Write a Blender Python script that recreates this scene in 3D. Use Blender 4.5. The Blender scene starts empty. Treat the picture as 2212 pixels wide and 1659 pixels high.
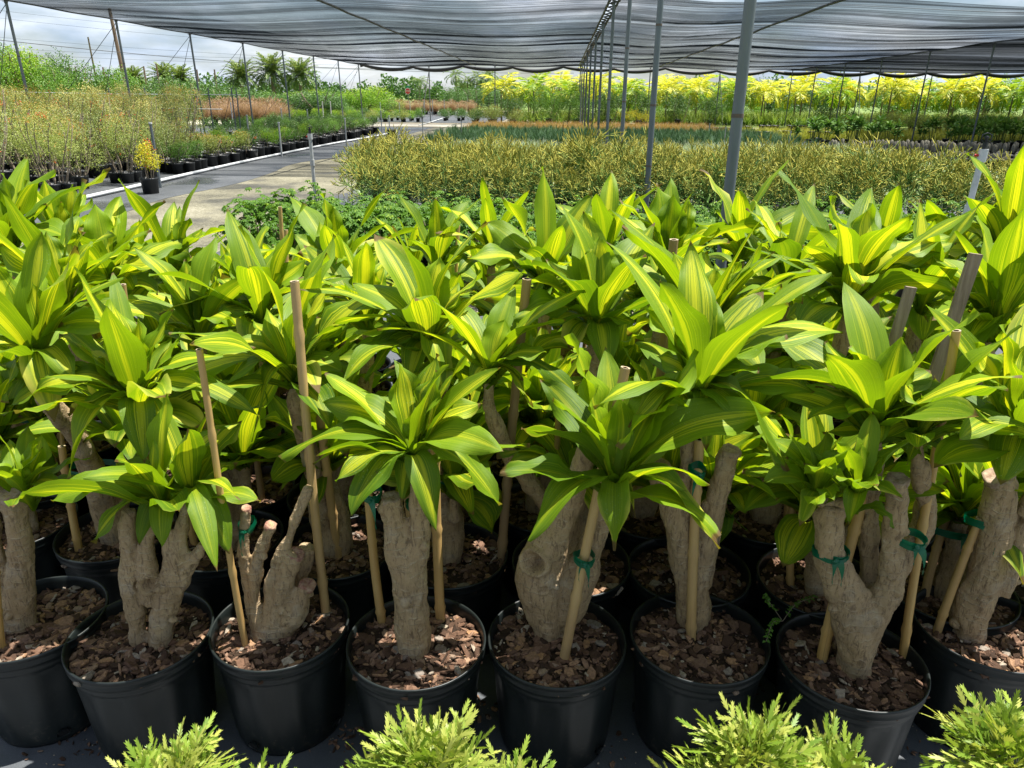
import bpy, math, random
import numpy as np
from mathutils import Vector, Matrix, noise
random.seed(11)
rng = np.random.default_rng(7)
R = math.radians
S = bpy.context.scene
COL = S.collection
PI = math.pi

# ------------------------------------------------------------------ camera
EYE = np.array([0.0, 0.0, 1.73])
PITCH, YAW, ROLL = R(21.4), R(3.45), R(0.5)
FPX = 1600.0                      # focal length in pixels of a 2212 px wide frame
def _axes():
    F = np.array([-math.sin(YAW)*math.cos(PITCH), math.cos(YAW)*math.cos(PITCH), -math.sin(PITCH)])
    Rt = np.array([math.cos(YAW), math.sin(YAW), 0.0])
    U = np.cross(Rt, F)
    return F, Rt*math.cos(ROLL)+U*math.sin(ROLL), U*math.cos(ROLL)-Rt*math.sin(ROLL)
CF, CR, CU = _axes()
cd = bpy.data.cameras.new('camera'); cam = bpy.data.objects.new('camera', cd); COL.objects.link(cam)
cd.sensor_fit = 'HORIZONTAL'; cd.sensor_width = 36.0; cd.lens = 36.0*FPX/2212
cd.clip_start = 0.05; cd.clip_end = 3000
m = Matrix(((CR[0], CU[0], -CF[0], EYE[0]), (CR[1], CU[1], -CF[1], EYE[1]), (CR[2], CU[2], -CF[2], EYE[2]), (0, 0, 0, 1)))
cam.matrix_world = m
S.camera = cam
def ray(px, py):
    d = CF + CR*((px-1106)/FPX) - CU*((py-829.5)/FPX)
    return d
def PY(px, py, Y):                # where the sight line meets the vertical plane y = Y
    d = ray(px, py); return EYE + d*((Y-EYE[1])/d[1])
def PZ(px, py, z):
    d = ray(px, py); return EYE + d*((z-EYE[2])/d[2])
def depth(P): return float(np.dot(np.asarray(P)-EYE, CF))
def proj(P):
    v = np.asarray(P, float)-EYE; dd = v@CF
    return 1106+FPX*(v@CR)/dd, 829.5-FPX*(v@CU)/dd

# ------------------------------------------------------------------ light
SUN_EL, SUN_AZ = R(73), R(24)     # azimuth measured from +X towards +Y
sd = Vector((math.cos(SUN_AZ)*math.cos(SUN_EL), math.sin(SUN_AZ)*math.cos(SUN_EL), math.sin(SUN_EL)))
sl = bpy.data.lights.new('sun', 'SUN'); sl.energy = 5.0; sl.angle = R(0.5); sl.color = (1.0, 0.965, 0.90)
so = bpy.data.objects.new('sun', sl); so.rotation_euler = sd.to_track_quat('Z', 'Y').to_euler(); COL.objects.link(so)
W = bpy.data.worlds.new('World'); S.world = W; W.use_nodes = True
wn, wl = W.node_tree.nodes, W.node_tree.links
wn.clear()
wo = wn.new('ShaderNodeOutputWorld'); bg = wn.new('ShaderNodeBackground')
sky = wn.new('ShaderNodeTexSky'); sky.sky_type = 'NISHITA'; sky.sun_disc = False
sky.sun_elevation = SUN_EL; sky.sun_rotation = R(90)-SUN_AZ
sky.air_density = 1.0; sky.dust_density = .6; sky.ozone_density = 2.0
tc = wn.new('ShaderNodeTexCoord'); mp = wn.new('ShaderNodeMapping'); mp.inputs['Scale'].default_value = (1.0, 1.0, 4.0)
nz = wn.new('ShaderNodeTexNoise'); nz.inputs['Scale'].default_value = 3.4; nz.inputs['Detail'].default_value = 9; nz.inputs['Roughness'].default_value = .58
cr = wn.new('ShaderNodeValToRGB'); cr.color_ramp.elements[0].position = .44; cr.color_ramp.elements[1].position = .62
cr.color_ramp.elements[0].color = (.12, .12, .12, 1); cr.color_ramp.elements[1].color = (.95, .95, .95, 1)
nz2 = wn.new('ShaderNodeTexNoise'); nz2.inputs['Scale'].default_value = 6; nz2.inputs['Detail'].default_value = 6
cr2 = wn.new('ShaderNodeValToRGB'); cr2.color_ramp.elements[0].position = .35; cr2.color_ramp.elements[1].position = .65
cr2.color_ramp.elements[0].color = (5.2, 6.9, 9.6, 1); cr2.color_ramp.elements[1].color = (13.0, 13.6, 14.4, 1)
mx = wn.new('ShaderNodeMixRGB')
wl.new(tc.outputs['Generated'], mp.inputs['Vector']); wl.new(mp.outputs[0], nz.inputs['Vector']); wl.new(mp.outputs[0], nz2.inputs['Vector'])
wl.new(nz.outputs['Fac'], cr.inputs[0]); wl.new(nz2.outputs['Fac'], cr2.inputs[0])
wl.new(cr.outputs[0], mx.inputs[0]); wl.new(sky.outputs[0], mx.inputs[1]); wl.new(cr2.outputs[0], mx.inputs[2])
wl.new(mx.outputs[0], bg.inputs[0]); bg.inputs[1].default_value = 0.042; wl.new(bg.outputs[0], wo.inputs[0])
S.view_settings.view_transform = 'Standard'; S.view_settings.look = 'None'
S.view_settings.gamma = 1; S.view_settings.exposure = 1.24
S.render.engine = 'CYCLES'
S.cycles.max_bounces = 8; S.cycles.diffuse_bounces = 3; S.cycles.glossy_bounces = 2
S.cycles.transmission_bounces = 4; S.cycles.transparent_max_bounces = 12
S.cycles.caustics_reflective = False; S.cycles.caustics_refractive = False

# ------------------------------------------------------------------ mesh building
class MB:
    def __init__(s): s.V = []; s.F = []; s.L = []; s.Rn = []; s.n = 0
    def add(s, V, F, luv=None, rnd=(0, 0, 0), mat=0, smooth=True):
        V = np.asarray(V, float).reshape(-1, 3); n = len(V)
        s.V.append(V)
        s.L.append(np.zeros((n, 3)) if luv is None else np.asarray(luv, float))
        r = np.asarray(rnd, float); s.Rn.append(np.tile(r, (n, 1)) if r.ndim == 1 else r)
        F = F if isinstance(F, list) else [F]
        for f in F:
            f = np.asarray(f, int)
            if f.size: s.F.append((f+s.n, mat, smooth))
        s.n += n
    def build(s, name, mats, parent=None, origin=(0, 0, 0), mesh_name=None):
        me = s.mesh(mesh_name or name, mats, origin)
        o = bpy.data.objects.new(name, me); COL.objects.link(o)
        if parent is not None: o.parent = parent
        return o
    def mesh(s, name, mats, origin=(0, 0, 0)):
        me = bpy.data.meshes.new(name)
        V = np.concatenate(s.V)-np.asarray(origin, float)
        tot = []; idx = []; mi = []; sm = []
        for f, m_, k in s.F:
            tot.append(np.full(len(f), f.shape[1])); idx.append(f.ravel()); mi.append(np.full(len(f), m_)); sm.append(np.full(len(f), k))
        tot = np.concatenate(tot); idx = np.concatenate(idx)
        st = np.concatenate([[0], np.cumsum(tot)[:-1]])
        me.vertices.add(len(V)); me.vertices.foreach_set('co', V.ravel().astype(np.float32))
        me.loops.add(len(idx)); me.loops.foreach_set('vertex_index', idx.astype(np.int32))
        me.polygons.add(len(tot)); me.polygons.foreach_set('loop_start', st.astype(np.int32))
        me.polygons.foreach_set('material_index', np.concatenate(mi).astype(np.int32))
        me.update(calc_edges=True)
        me.polygons.foreach_set('use_smooth', np.concatenate(sm).astype(bool))
        a = me.attributes.new('luv', 'FLOAT_VECTOR', 'POINT'); a.data.foreach_set('vector', np.concatenate(s.L).ravel().astype(np.float32))
        a = me.attributes.new('rnd', 'FLOAT_VECTOR', 'POINT'); a.data.foreach_set('vector', np.concatenate(s.Rn).ravel().astype(np.float32))
        for m_ in (mats if isinstance(mats, (list, tuple)) else [mats]): me.materials.append(m_)
        me.validate(); me.update()
        return me

def nrm(v):
    v = np.asarray(v, float); return v/(np.linalg.norm(v)+1e-9)
_gf = {}
def gridfaces(a, b, wrap=False):  # a rows, b columns
    k = (a, b, wrap)
    if k not in _gf:
        f = []
        for i in range(a-1):
            for j in range(b if wrap else b-1):
                j2 = (j+1) % b
                f.append((i*b+j, i*b+j2, (i+1)*b+j2, (i+1)*b+j))
        _gf[k] = np.array(f)
    return _gf[k]
def tube(mb, pts, rad, sides=10, cap=True, rnd=(0, 0, 0), mat=0, jitter=0.0, capmat=None):
    pts = np.asarray(pts, float); n = len(pts)
    rad = np.full(n, rad) if np.isscalar(rad) else np.asarray(rad, float)
    T = np.gradient(pts, axis=0); T /= np.linalg.norm(T, axis=1)[:, None]+1e-9
    ref = np.array([0, 0, 1.]) if abs(T[0][2]) < .9 else np.array([1., 0, 0])
    u = nrm(np.cross(T[0], ref)); V = []; L = []
    a = np.arange(sides)*2*PI/sides
    acc = 0
    for i in range(n):
        u = nrm(u-T[i]*np.dot(u, T[i])); w = np.cross(T[i], u)
        rr = rad[i]*(1+(rng.normal(0, jitter, sides) if jitter else 0))
        V.append(pts[i]+(np.cos(a)*rr)[:, None]*u+(np.sin(a)*rr)[:, None]*w)
        if i: acc += np.linalg.norm(pts[i]-pts[i-1])
        L.append(np.stack([a/(2*PI), np.full(sides, i/(n-1)), np.full(sides, acc)], 1))
    F = [gridfaces(n, sides, True)]
    mb.add(np.concatenate(V), F, np.concatenate(L), rnd, mat)
    if cap:
        for i, s_ in ((0, -1), (n-1, 1)):
            ring = V[i]; c = pts[i]
            idx = np.arange(sides)
            f = np.stack([np.full(sides, sides), idx, (idx+1) % sides], 1)
            if s_ < 0: f = f[:, ::-1]
            mb.add(np.vstack([ring, c]), [f], None, rnd, mat if capmat is None else capmat, False)
def lathe(mb, prof, seg=40, mat=0, rnd=(0, 0, 0), fn=None, c=(0, 0, 0)):
    prof = np.asarray(prof, float); a = np.arange(seg)*2*PI/seg; V = []
    for r, z in prof:
        rr = np.full(seg, r) if fn is None else fn(r, z, a)
        V.append(np.stack([np.cos(a)*rr+c[0], np.sin(a)*rr+c[1], np.full(seg, z+c[2])], 1))
    f = gridfaces(len(prof), seg, True)
    mb.add(np.concatenate(V), [f], None, rnd, mat)
def box(mb, c, s, mat=0, rnd=(0, 0, 0), rz=0):
    c = np.asarray(c, float); x, y, z = np.asarray(s, float)/2
    V = np.array([(i*x, j*y, k*z) for k in (-1, 1) for j in (-1, 1) for i in (-1, 1)])
    if rz: V = V@np.array([[math.cos(rz), math.sin(rz), 0], [-math.sin(rz), math.cos(rz), 0], [0, 0, 1]])
    mb.add(V+c, np.array([(0, 2, 3, 1), (4, 5, 7, 6), (0, 1, 5, 4), (2, 6, 7, 3), (0, 4, 6, 2), (1, 3, 7, 5)]), None, rnd, mat, False)
def bez(P0, P1, P2, P3, n):
    t = np.linspace(0, 1, n)[:, None]
    return (1-t)**3*P0+3*(1-t)**2*t*P1+3*(1-t)*t*t*P2+t**3*P3
def smoothpath(pts, n):
    """Catmull-Rom through control rows (any columns)"""
    P = np.asarray(pts, float); P = np.vstack([2*P[0]-P[1], P, 2*P[-1]-P[-2]]); out = []
    k = len(P)-3
    for i in range(n):
        u = i/(n-1)*k; j = min(int(u), k-1); t = u-j
        a, b, c, d = P[j:j+4]
        out.append(.5*((2*b)+(-a+c)*t+(2*a-5*b+4*c-d)*t*t+(-a+3*b-3*c+d)*t**3))
    return np.array(out)

# ------------------------------------------------------------------ object helpers
def tag(o, label=None, cat=None, group=None, kind=None):
    if label: o['label'] = label
    if cat: o['category'] = cat
    if group: o['group'] = group
    if kind: o['kind'] = kind
    return o
def thing(name, label, cat, loc=(0, 0, 0), rz=0, group=None):
    o = bpy.data.objects.new(name, None); COL.objects.link(o); o.location = tuple(loc); o.rotation_euler = (0, 0, rz)
    o.empty_display_size = .1
    return tag(o, label, cat, group)
def part(name, me, parent):
    o = bpy.data.objects.new(name, me); COL.objects.link(o); o.parent = parent; return o
def copy_tree(o, loc, rz=0, sc=1.0, label=None, group=None):
    c = o.copy(); COL.objects.link(c); c.location = tuple(loc); c.rotation_euler = (0, 0, rz)
    c.scale = (sc, sc, sc) if np.isscalar(sc) else tuple(sc)
    if label: c['label'] = label
    if group: c['group'] = group
    def rec(a, b):
        for ch in a.children:
            d = ch.copy(); COL.objects.link(d); d.parent = b; rec(ch, d)
    rec(o, c)
    return c

# ------------------------------------------------------------------ materials
class NT:
    def __init__(s, name):
        s.m = bpy.data.materials.new(name); s.m.use_nodes = True
        s.t = s.m.node_tree; s.n = s.t.nodes; s.l = s.t.links; s.n.clear()
        s.out = s.n.new('ShaderNodeOutputMaterial')
    def node(s, typ, **kw):
        nd = s.n.new(typ)
        for k, v in kw.items():
            if k in nd.inputs.keys(): s.set(nd.inputs[k], v)
            else: setattr(nd, k, v)
        return nd
    def set(s, inp, v):
        if hasattr(v, 'links') or isinstance(v, bpy.types.NodeSocket): s.l.new(v, inp)
        else: inp.default_value = v
    def math(s, op, a, b=None, c=None, clamp=False):
        nd = s.n.new('ShaderNodeMath'); nd.operation = op; nd.use_clamp = clamp
        s.set(nd.inputs[0], a)
        if b is not None: s.set(nd.inputs[1], b)
        if c is not None: s.set(nd.inputs[2], c)
        return nd.outputs[0]
    def mix(s, f, a, b, mode='MIX'):
        nd = s.n.new('ShaderNodeMixRGB'); nd.blend_type = mode
        s.set(nd.inputs[0], f)
        s.set(nd.inputs[1], a if not isinstance(a, tuple) or len(a) == 4 else a+(1,)); s.set(nd.inputs[2], b if not isinstance(b, tuple) or len(b) == 4 else b+(1,))
        return nd.outputs[0]
    def ramp(s, f, stops, interp='LINEAR'):
        nd = s.n.new('ShaderNodeValToRGB'); s.set(nd.inputs[0], f); r = nd.color_ramp; r.interpolation = interp
        while len(r.elements) < len(stops): r.elements.new(.5)
        for e, (p, c) in zip(r.elements, stops):
            e.position = p; e.color = (c, c, c, 1) if np.isscalar(c) else tuple(c)+(1,)
        return nd.outputs[0]
    def noise(s, vec, scale, detail=3, rough=.5, dist=0):
        nd = s.node('ShaderNodeTexNoise', Scale=scale, Detail=detail, Roughness=rough, Distortion=dist)
        if vec is not None: s.l.new(vec, nd.inputs['Vector'])
        return nd.outputs['Fac']
    def attr(s, name):
        nd = s.n.new('ShaderNodeAttribute'); nd.attribute_name = name; sp = s.n.new('ShaderNodeSeparateXYZ')
        s.l.new(nd.outputs['Vector'], sp.inputs[0]); return nd.outputs['Vector'], sp.outputs
    def comb(s, x, y, z):
        nd = s.n.new('ShaderNodeCombineXYZ')
        for i, v in enumerate((x, y, z)): s.set(nd.inputs[i], v)
        return nd.outputs[0]
    def obj(s): return s.n.new('ShaderNodeTexCoord').outputs['Object']
    def bump(s, h, strength=.4, dist=.01):
        return s.node('ShaderNodeBump', Strength=strength, Distance=dist, Height=h).outputs[0]
    def pbr(s, color, rough=.6, spec=.5, normal=None, metal=0.0, **kw):
        b = s.n.new('ShaderNodeBsdfPrincipled')
        s.set(b.inputs['Base Color'], color if not isinstance(color, tuple) or len(color) == 4 else color+(1,))
        s.set(b.inputs['Roughness'], rough); s.set(b.inputs['Specular IOR Level'], spec); b.inputs['Metallic'].default_value = metal
        if normal is not None: s.l.new(normal, b.inputs['Normal'])
        for k, v in kw.items(): s.set(b.inputs[k.replace('_', ' ')], v)
        return b.outputs[0]
    def done(s, sh): s.l.new(sh, s.out.inputs[0]); return s.m
    def add_trans(s, sh, color, fac=.35, normal=None):
        t = s.n.new('ShaderNodeBsdfTranslucent'); s.set(t.inputs[0], color if not isinstance(color, tuple) or len(color) == 4 else color+(1,))
        if normal is not None: s.l.new(normal, t.inputs['Normal'])
        mx_ = s.n.new('ShaderNodeMixShader'); s.set(mx_.inputs[0], fac); s.l.new(sh, mx_.inputs[1]); s.l.new(t.outputs[0], mx_.inputs[2])
        return mx_.outputs[0]

def mat_corn_leaf():
    t = NT('striped_leaf')
    _, uv = t.attr('luv'); _, rn = t.attr('rnd')
    idz = t.math('MULTIPLY', uv[2], 37.0)
    au = t.math('ABSOLUTE', uv[0])
    n1 = t.noise(t.comb(t.math('MULTIPLY', uv[0], 6.5), t.math('MULTIPLY', uv[1], .55), idz), 1.0, 2.0, .6)
    n2 = t.noise(t.comb(t.math('MULTIPLY', uv[0], 22.0), t.math('MULTIPLY', uv[1], .8), idz), 1.0, 2.0, .6)
    # stripe strength: high in the middle of the blade
    wv = t.math('MULTIPLY_ADD', rn[0], .62, .24)
    core = t.math('SUBTRACT', 1.0, t.math('DIVIDE', au, wv))
    v = t.math('ADD', t.math('MULTIPLY', core, .55), t.math('MULTIPLY_ADD', n1, 1.8, -.86))
    v = t.math('ADD', v, t.math('MULTIPLY_ADD', n2, 1.3, -.62))
    stripe = t.ramp(v, [(.28, 0.0), (.50, 1.0)])
    # paler side streaks
    side = t.ramp(t.math('ADD', n2, t.math('MULTIPLY_ADD', au, -.25, .08)), [(.5, 0.0), (.68, .5)])
    fade = t.ramp(uv[1], [(0.0, .35), (.15, .9), (.85, 1.0), (.97, .1)])
    mask = t.math('MULTIPLY', t.math('MAXIMUM', stripe, side), fade)
    mask = t.math('MULTIPLY', mask, t.math('MULTIPLY', t.math('MULTIPLY_ADD', rn[1], .75, .3), t.ramp(rn[0], [(0.0, .25), (.35, 1.0)])), clamp=True)
    gr = t.mix(rn[1], (.040, .118, .005), (.205, .335, .007))
    gr = t.mix(t.ramp(n2, [(.3, .0), (.75, .45)]), gr, (.30, .43, .014))
    ye = t.mix(n2, (.68, .70, .02), (.85, .80, .04))
    col = t.mix(mask, gr, ye)
    # yellowed, scorched margins and tips on old leaves
    big = t.noise(t.comb(t.math('MULTIPLY', uv[0], 1.2), t.math('MULTIPLY', uv[1], 3.5), idz), 1.0, 3, .6)
    edge = t.math('ADD', t.math('MULTIPLY', au, .6), t.math('MULTIPLY_ADD', uv[1], .55, -.25))
    old = t.ramp(t.math('ADD', t.math('MULTIPLY', edge, rn[2]), t.math('MULTIPLY_ADD', big, .5, -.25)), [(.48, 0.0), (.85, 1.0)])
    col = t.mix(old, col, (.60, .58, .09))
    tipb = t.ramp(t.math('ADD', t.math('MULTIPLY', uv[1], t.math('MULTIPLY_ADD', rn[2], .11, .94)), t.math('MULTIPLY', au, .015)), [(.965, 0.0), (.985, 1.0)])
    col = t.mix(tipb, col, (.16, .10, .03))
    ob = t.obj()
    # mineral specks
    vo = t.node('ShaderNodeTexVoronoi', Scale=170.0); t.l.new(ob, vo.inputs['Vector'])
    sp = t.math('MULTIPLY', t.ramp(vo.outputs['Distance'], [(.10, 1.0), (.2, 0.0)]), t.ramp(t.noise(ob, 9, 2), [(.48, 0.0), (.62, .75)]))
    sp = t.math('MULTIPLY', sp, t.math('MULTIPLY_ADD', rn[1], -.6, .85))
    colr = t.mix(sp, col, (.55, .62, .40))
    line = t.noise(t.comb(t.math('MULTIPLY', uv[0], 60.0), t.math('MULTIPLY', uv[1], 1.2), idz), 1.0, 2)
    colr = t.mix(t.math('MULTIPLY_ADD', line, .5, -.1, clamp=True), colr, t.mix(1.0, colr, (.68, .74, .6), 'MULTIPLY'))
    h = t.math('ADD', t.math('MULTIPLY', line, .5), t.math('MULTIPLY', n2, 1.2))
    nb = t.bump(h, .35, .0025)
    sh = t.pbr(colr, t.math('MULTIPLY_ADD', big, .25, .38), .32, nb)
    tcol = t.mix(.3, t.mix(1.0, col, (1.35, 1.25, .5), 'MULTIPLY'), t.mix(rn[1], (.10, .22, .004), (.30, .42, .006)))
    return t.done(t.add_trans(sh, tcol, .47))

def mat_foliage(name, c1, c2, c3=None, trans=.3, rough=.5, hue_obj=.35, spec=.35, tint3=(.5, .8)):
    """c1..c2 random per leaf; c3 appears where rnd.y is high (new growth, flowers)"""
    t = NT(name); _, rn = t.attr('rnd')
    oi = t.n.new('ShaderNodeObjectInfo').outputs['Random']
    f = t.math('ADD', t.math('MULTIPLY', rn[0], 1-hue_obj), t.math('MULTIPLY', oi, hue_obj))
    col = t.mix(f, c1, c2)
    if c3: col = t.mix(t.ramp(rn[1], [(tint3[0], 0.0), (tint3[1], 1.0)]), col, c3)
    sh = t.pbr(col, rough, spec)
    return t.done(t.add_trans(sh, t.mix(1.0, col, (1.25, 1.25, .7), 'MULTIPLY'), trans))

def mat_bark(name='cane_bark', c1=(.23, .15, .075), c2=(.52, .385, .22), ring=26.0):
    t = NT(name); ob = t.obj()
    sp = t.n.new('ShaderNodeSeparateXYZ'); t.l.new(ob, sp.inputs[0])
    n = t.noise(ob, 16, 6, .65); nf = t.noise(ob, 70, 5, .7)
    st = t.noise(t.comb(t.math('MULTIPLY', sp.outputs[0], 95), t.math('MULTIPLY', sp.outputs[1], 95), t.math('MULTIPLY', sp.outputs[2], 20)), 1.0, 5, .75, 1.2)
    zz = t.math('ADD', t.math('MULTIPLY', sp.outputs[2], ring*2), t.math('MULTIPLY', t.noise(ob, 18, 3), 3.0))
    saw = t.math('FRACT', zz)
    ringl = t.math('MULTIPLY', t.ramp(saw, [(.0, 1.0), (.10, .15), (.88, 0.0), (1.0, .8)]), t.ramp(t.noise(ob, 30, 3), [(.42, 0), (.58, 1.0)]))
    col = t.mix(n, c1, c2)
    col = t.mix(t.ramp(st, [(.38, .75), (.50, 0.0)]), col, (.115, .075, .045))
    col = t.mix(t.math('MULTIPLY', ringl, .5), col, (.62, .52, .37))
    pt = t.ramp(t.noise(ob, 7, 4, .6), [(.55, 0), (.72, .55)])
    col = t.mix(pt, col, (.44, .40, .32))
    h = t.math('ADD', t.math('ADD', t.math('MULTIPLY', st, .5), t.math('MULTIPLY', nf, .8)), t.math('MULTIPLY', ringl, .35))
    return t.done(t.pbr(col, .8, .25, t.bump(h, .9, .007)))

def mat_simple(name, c1, c2, scale=8, rough=.6, bump=.2, spec=.4, metal=0.0, rough2=None, stretch=None, bd=.004):
    t = NT(name); ob = t.obj()
    if stretch:
        mpn = t.node('ShaderNodeMapping', Scale=stretch); t.l.new(ob, mpn.inputs['Vector']); ob = mpn.outputs[0]
    n = t.noise(ob, scale, 6, .62)
    col = t.mix(t.ramp(n, [(.3, 0.0), (.7, 1.0)]), c1, c2)
    r = rough if rough2 is None else t.math('MULTIPLY_ADD', n, rough2-rough, rough)
    return t.done(t.pbr(col, r, spec, t.bump(t.noise(ob, scale*5, 4), bump, bd) if bump else None, metal))

def mat_pot():
    t = NT('black_pot_plastic'); ob = t.obj()
    n = t.noise(ob, 5, 5, .6)
    mpn = t.node('ShaderNodeMapping', Scale=(60, 60, 3)); t.l.new(ob, mpn.inputs['Vector'])
    scr = t.noise(mpn.outputs[0], 1, 4, .7)
    col = t.mix(t.ramp(n, [(.4, 0.0), (.75, 1.0)]), (.006, .009, .0085), (.012, .017, .0165))
    dust = t.ramp(t.noise(ob, 60, 4, .7), [(.55, 0.0), (.75, .7)])
    sp = t.n.new('ShaderNodeSeparateXYZ'); t.l.new(ob, sp.inputs[0])
    low = t.ramp(sp.outputs[2], [(.0, 1.0), (.12, .15), (.3, .05)])
    col = t.mix(t.math('MULTIPLY', dust, low), col, (.11, .09, .065))
    col = t.mix(t.ramp(scr, [(.68, 0), (.8, .25)]), col, (.06, .06, .06))
    return t.done(t.pbr(col, t.math('MULTIPLY_ADD', n, .25, .30), .5, t.bump(t.math('ADD', n, t.math('MULTIPLY', scr, .2)), .15, .004)))

def mat_mulch():
    t = NT('bark_chips'); _, rn = t.attr('rnd'); ob = t.obj()
    col = t.ramp(rn[0], [(0, (.022, .014, .009)), (.25, (.075, .042, .026)), (.45, (.16, .088, .054)), (.64, (.27, .165, .11)), (.78, (.40, .225, .11)), (.88, (.22, .185, .155)), (1, (.56, .46, .33))])
    n = t.noise(ob, 130, 5, .7)
    col = t.mix(t.ramp(n, [(.3, .65), (.62, 0.0)]), col, (.04, .022, .013))
    return t.done(t.pbr(col, .85, .2, t.bump(n, .7, .004)))

def mat_bamboo():
    t = NT('bamboo_cane'); v, uv = t.attr('luv'); _, rn = t.attr('rnd')
    st = t.noise(t.comb(t.math('MULTIPLY', uv[0], 26), t.math('MULTIPLY', uv[2], 2.2), rn[0]), 1.0, 5, .65)
    n = t.noise(t.comb(t.math('MULTIPLY', uv[0], 2), t.math('MULTIPLY', uv[2], 5), rn[0]), 1.0, 4, .6)
    c = t.mix(rn[1], (.46, .27, .075), (.38, .25, .12))
    c = t.mix(t.ramp(n, [(.35, 0), (.7, .8)]), c, (.54, .37, .15))
    c = t.mix(t.ramp(st, [(.58, 0), (.72, .75)]), c, (.13, .075, .035))
    c = t.mix(t.math('MULTIPLY', rn[2], t.math('MULTIPLY_ADD', n, .5, .4)), c, (.16, .115, .08))
    return t.done(t.pbr(c, .48, .4, t.bump(st, .3, .0015)))

def mat_shade(name, lo, hi, col, scale_y=1.0):
    """knitted shade cloth: dark ribbon threads with open gaps between them"""
    t = NT(name); ob = t.obj(); sp = t.n.new('ShaderNodeSeparateXYZ'); t.l.new(ob, sp.inputs[0])
    x, y = sp.outputs[0], sp.outputs[1]
    n0 = t.noise(t.comb(t.math('MULTIPLY', x, .010), t.math('MULTIPLY', y, .8*scale_y), 0.0), 1.0, 3, .9)
    n1 = t.noise(t.comb(t.math('MULTIPLY', x, .05), t.math('MULTIPLY', y, 3.1*scale_y), 3.0), 1.0, 3, .85)
    n2 = t.noise(t.comb(t.math('MULTIPLY', x, .22), t.math('ADD', t.math('MULTIPLY', y, .10), t.math('MULTIPLY', x, .10)), 9.0), 1.0, 4, .6)
    v = t.math('ADD', t.math('MULTIPLY', n0, .52), t.math('ADD', t.math('MULTIPLY', n1, .36), t.math('MULTIPLY_ADD', n2, .30, -.09)))
    op = t.ramp(v, [(.455, lo), (.49, (lo+hi)/2), (.53, hi)])
    tr = t.n.new('ShaderNodeBsdfTransparent')
    df = t.pbr(col, .6, .3)
    df = t.add_trans(df, (.03, .034, .04), .4)
    mx_ = t.n.new('ShaderNodeMixShader'); t.l.new(op, mx_.inputs[0]); t.l.new(tr.outputs[0], mx_.inputs[1]); t.l.new(df, mx_.inputs[2])
    return t.done(mx_.outputs[0])

def mat_ground(name, stops, scale, scale2, rough=.85, bump=.5, wet=None, spec=.3, bd=.02):
    t = NT(name); ob = t.obj()
    n = t.noise(ob, scale, 7, .62); f = t.noise(ob, scale2, 5, .75)
    v = t.math('ADD', t.math('MULTIPLY', n, .6), t.math('MULTIPLY', f, .4))
    col = t.ramp(v, stops)
    peb = t.noise(ob, scale2*4, 3, .8)
    col = t.mix(t.ramp(peb, [(.36, .55), (.5, 0.0)]), col, t.mix(1.0, col, (.45, .43, .40), 'MULTIPLY'))
    col = t.mix(t.ramp(peb, [(.58, 0.0), (.72, .6)]), col, t.mix(.5, col, (.62, .60, .54)))
    rg = rough
    if wet:
        w = t.ramp(t.noise(ob, wet[0], 4, .5), [(wet[1], 0.0), (wet[1]+.07, 1.0)])
        col = t.mix(w, col, t.mix(1.0, col, (.55, .55, .58), 'MULTIPLY'))
        rg = t.math('MULTIPLY_ADD', w, wet[2]-rough, rough)
    return t.done(t.pbr(col, rg, spec, t.bump(f, bump, bd)))

M_LEAF = mat_corn_leaf()
M_BARK = mat_bark()
M_POT = mat_pot()
M_HOLE = mat_simple('dark_opening', (.003, .003, .003), (.006, .006, .006), 4, .9, 0)
M_SOIL = mat_simple('potting_soil', (.018, .011, .007), (.06, .038, .024), 45, .95, .9, .15, bd=.01)
M_MULCH = mat_mulch()
M_BAMBOO = mat_bamboo()
M_CUT = mat_simple('cut_wood', (.20, .12, .075), (.44, .35, .25), 60, .85, .5, .2)
M_CUTRED = mat_simple('raw_red_wood', (.17, .045, .04), (.40, .27, .18), 70, .8, .6, .2)
M_TAPE = NT('green_tie_tape'); M_TAPE = M_TAPE.done(M_TAPE.add_trans(M_TAPE.pbr((.0, .125, .060), .35, .6), (.0, .30, .14), .3))
M_GALV = mat_simple('galvanised_steel', (.115, .135, .145), (.19, .215, .23), 6, .5, .15, .5, .35, .65, stretch=(1, 1, .25))
M_PVC = mat_simple('white_pvc', (.50, .52, .52), (.68, .69, .68), 12, .5, .1, .4)
M_PVCG = mat_simple('weathered_pvc', (.34, .35, .34), (.50, .51, .50), 14, .6, .2, .4)
M_BLACKP = mat_simple('black_plastic', (.010, .012, .013), (.022, .024, .025), 8, .45, .1, .45)
M_RED = mat_simple('red_plastic', (.45, .02, .015), (.55, .03, .02), 9, .5, 0)
M_WOOD = mat_simple('weathered_wood', (.12, .085, .055), (.24, .18, .125), 5, .85, .5, .2, stretch=(8, 8, .6))
M_SLAT = mat_simple('grey_stake_wood', (.17, .125, .085), (.33, .26, .19), 9, .8, .5, .2, stretch=(9, 9, .8))
M_WIRE = mat_simple('wire_cable', (.05, .055, .06), (.10, .105, .11), 8, .5, 0, .5, .4)

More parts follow.
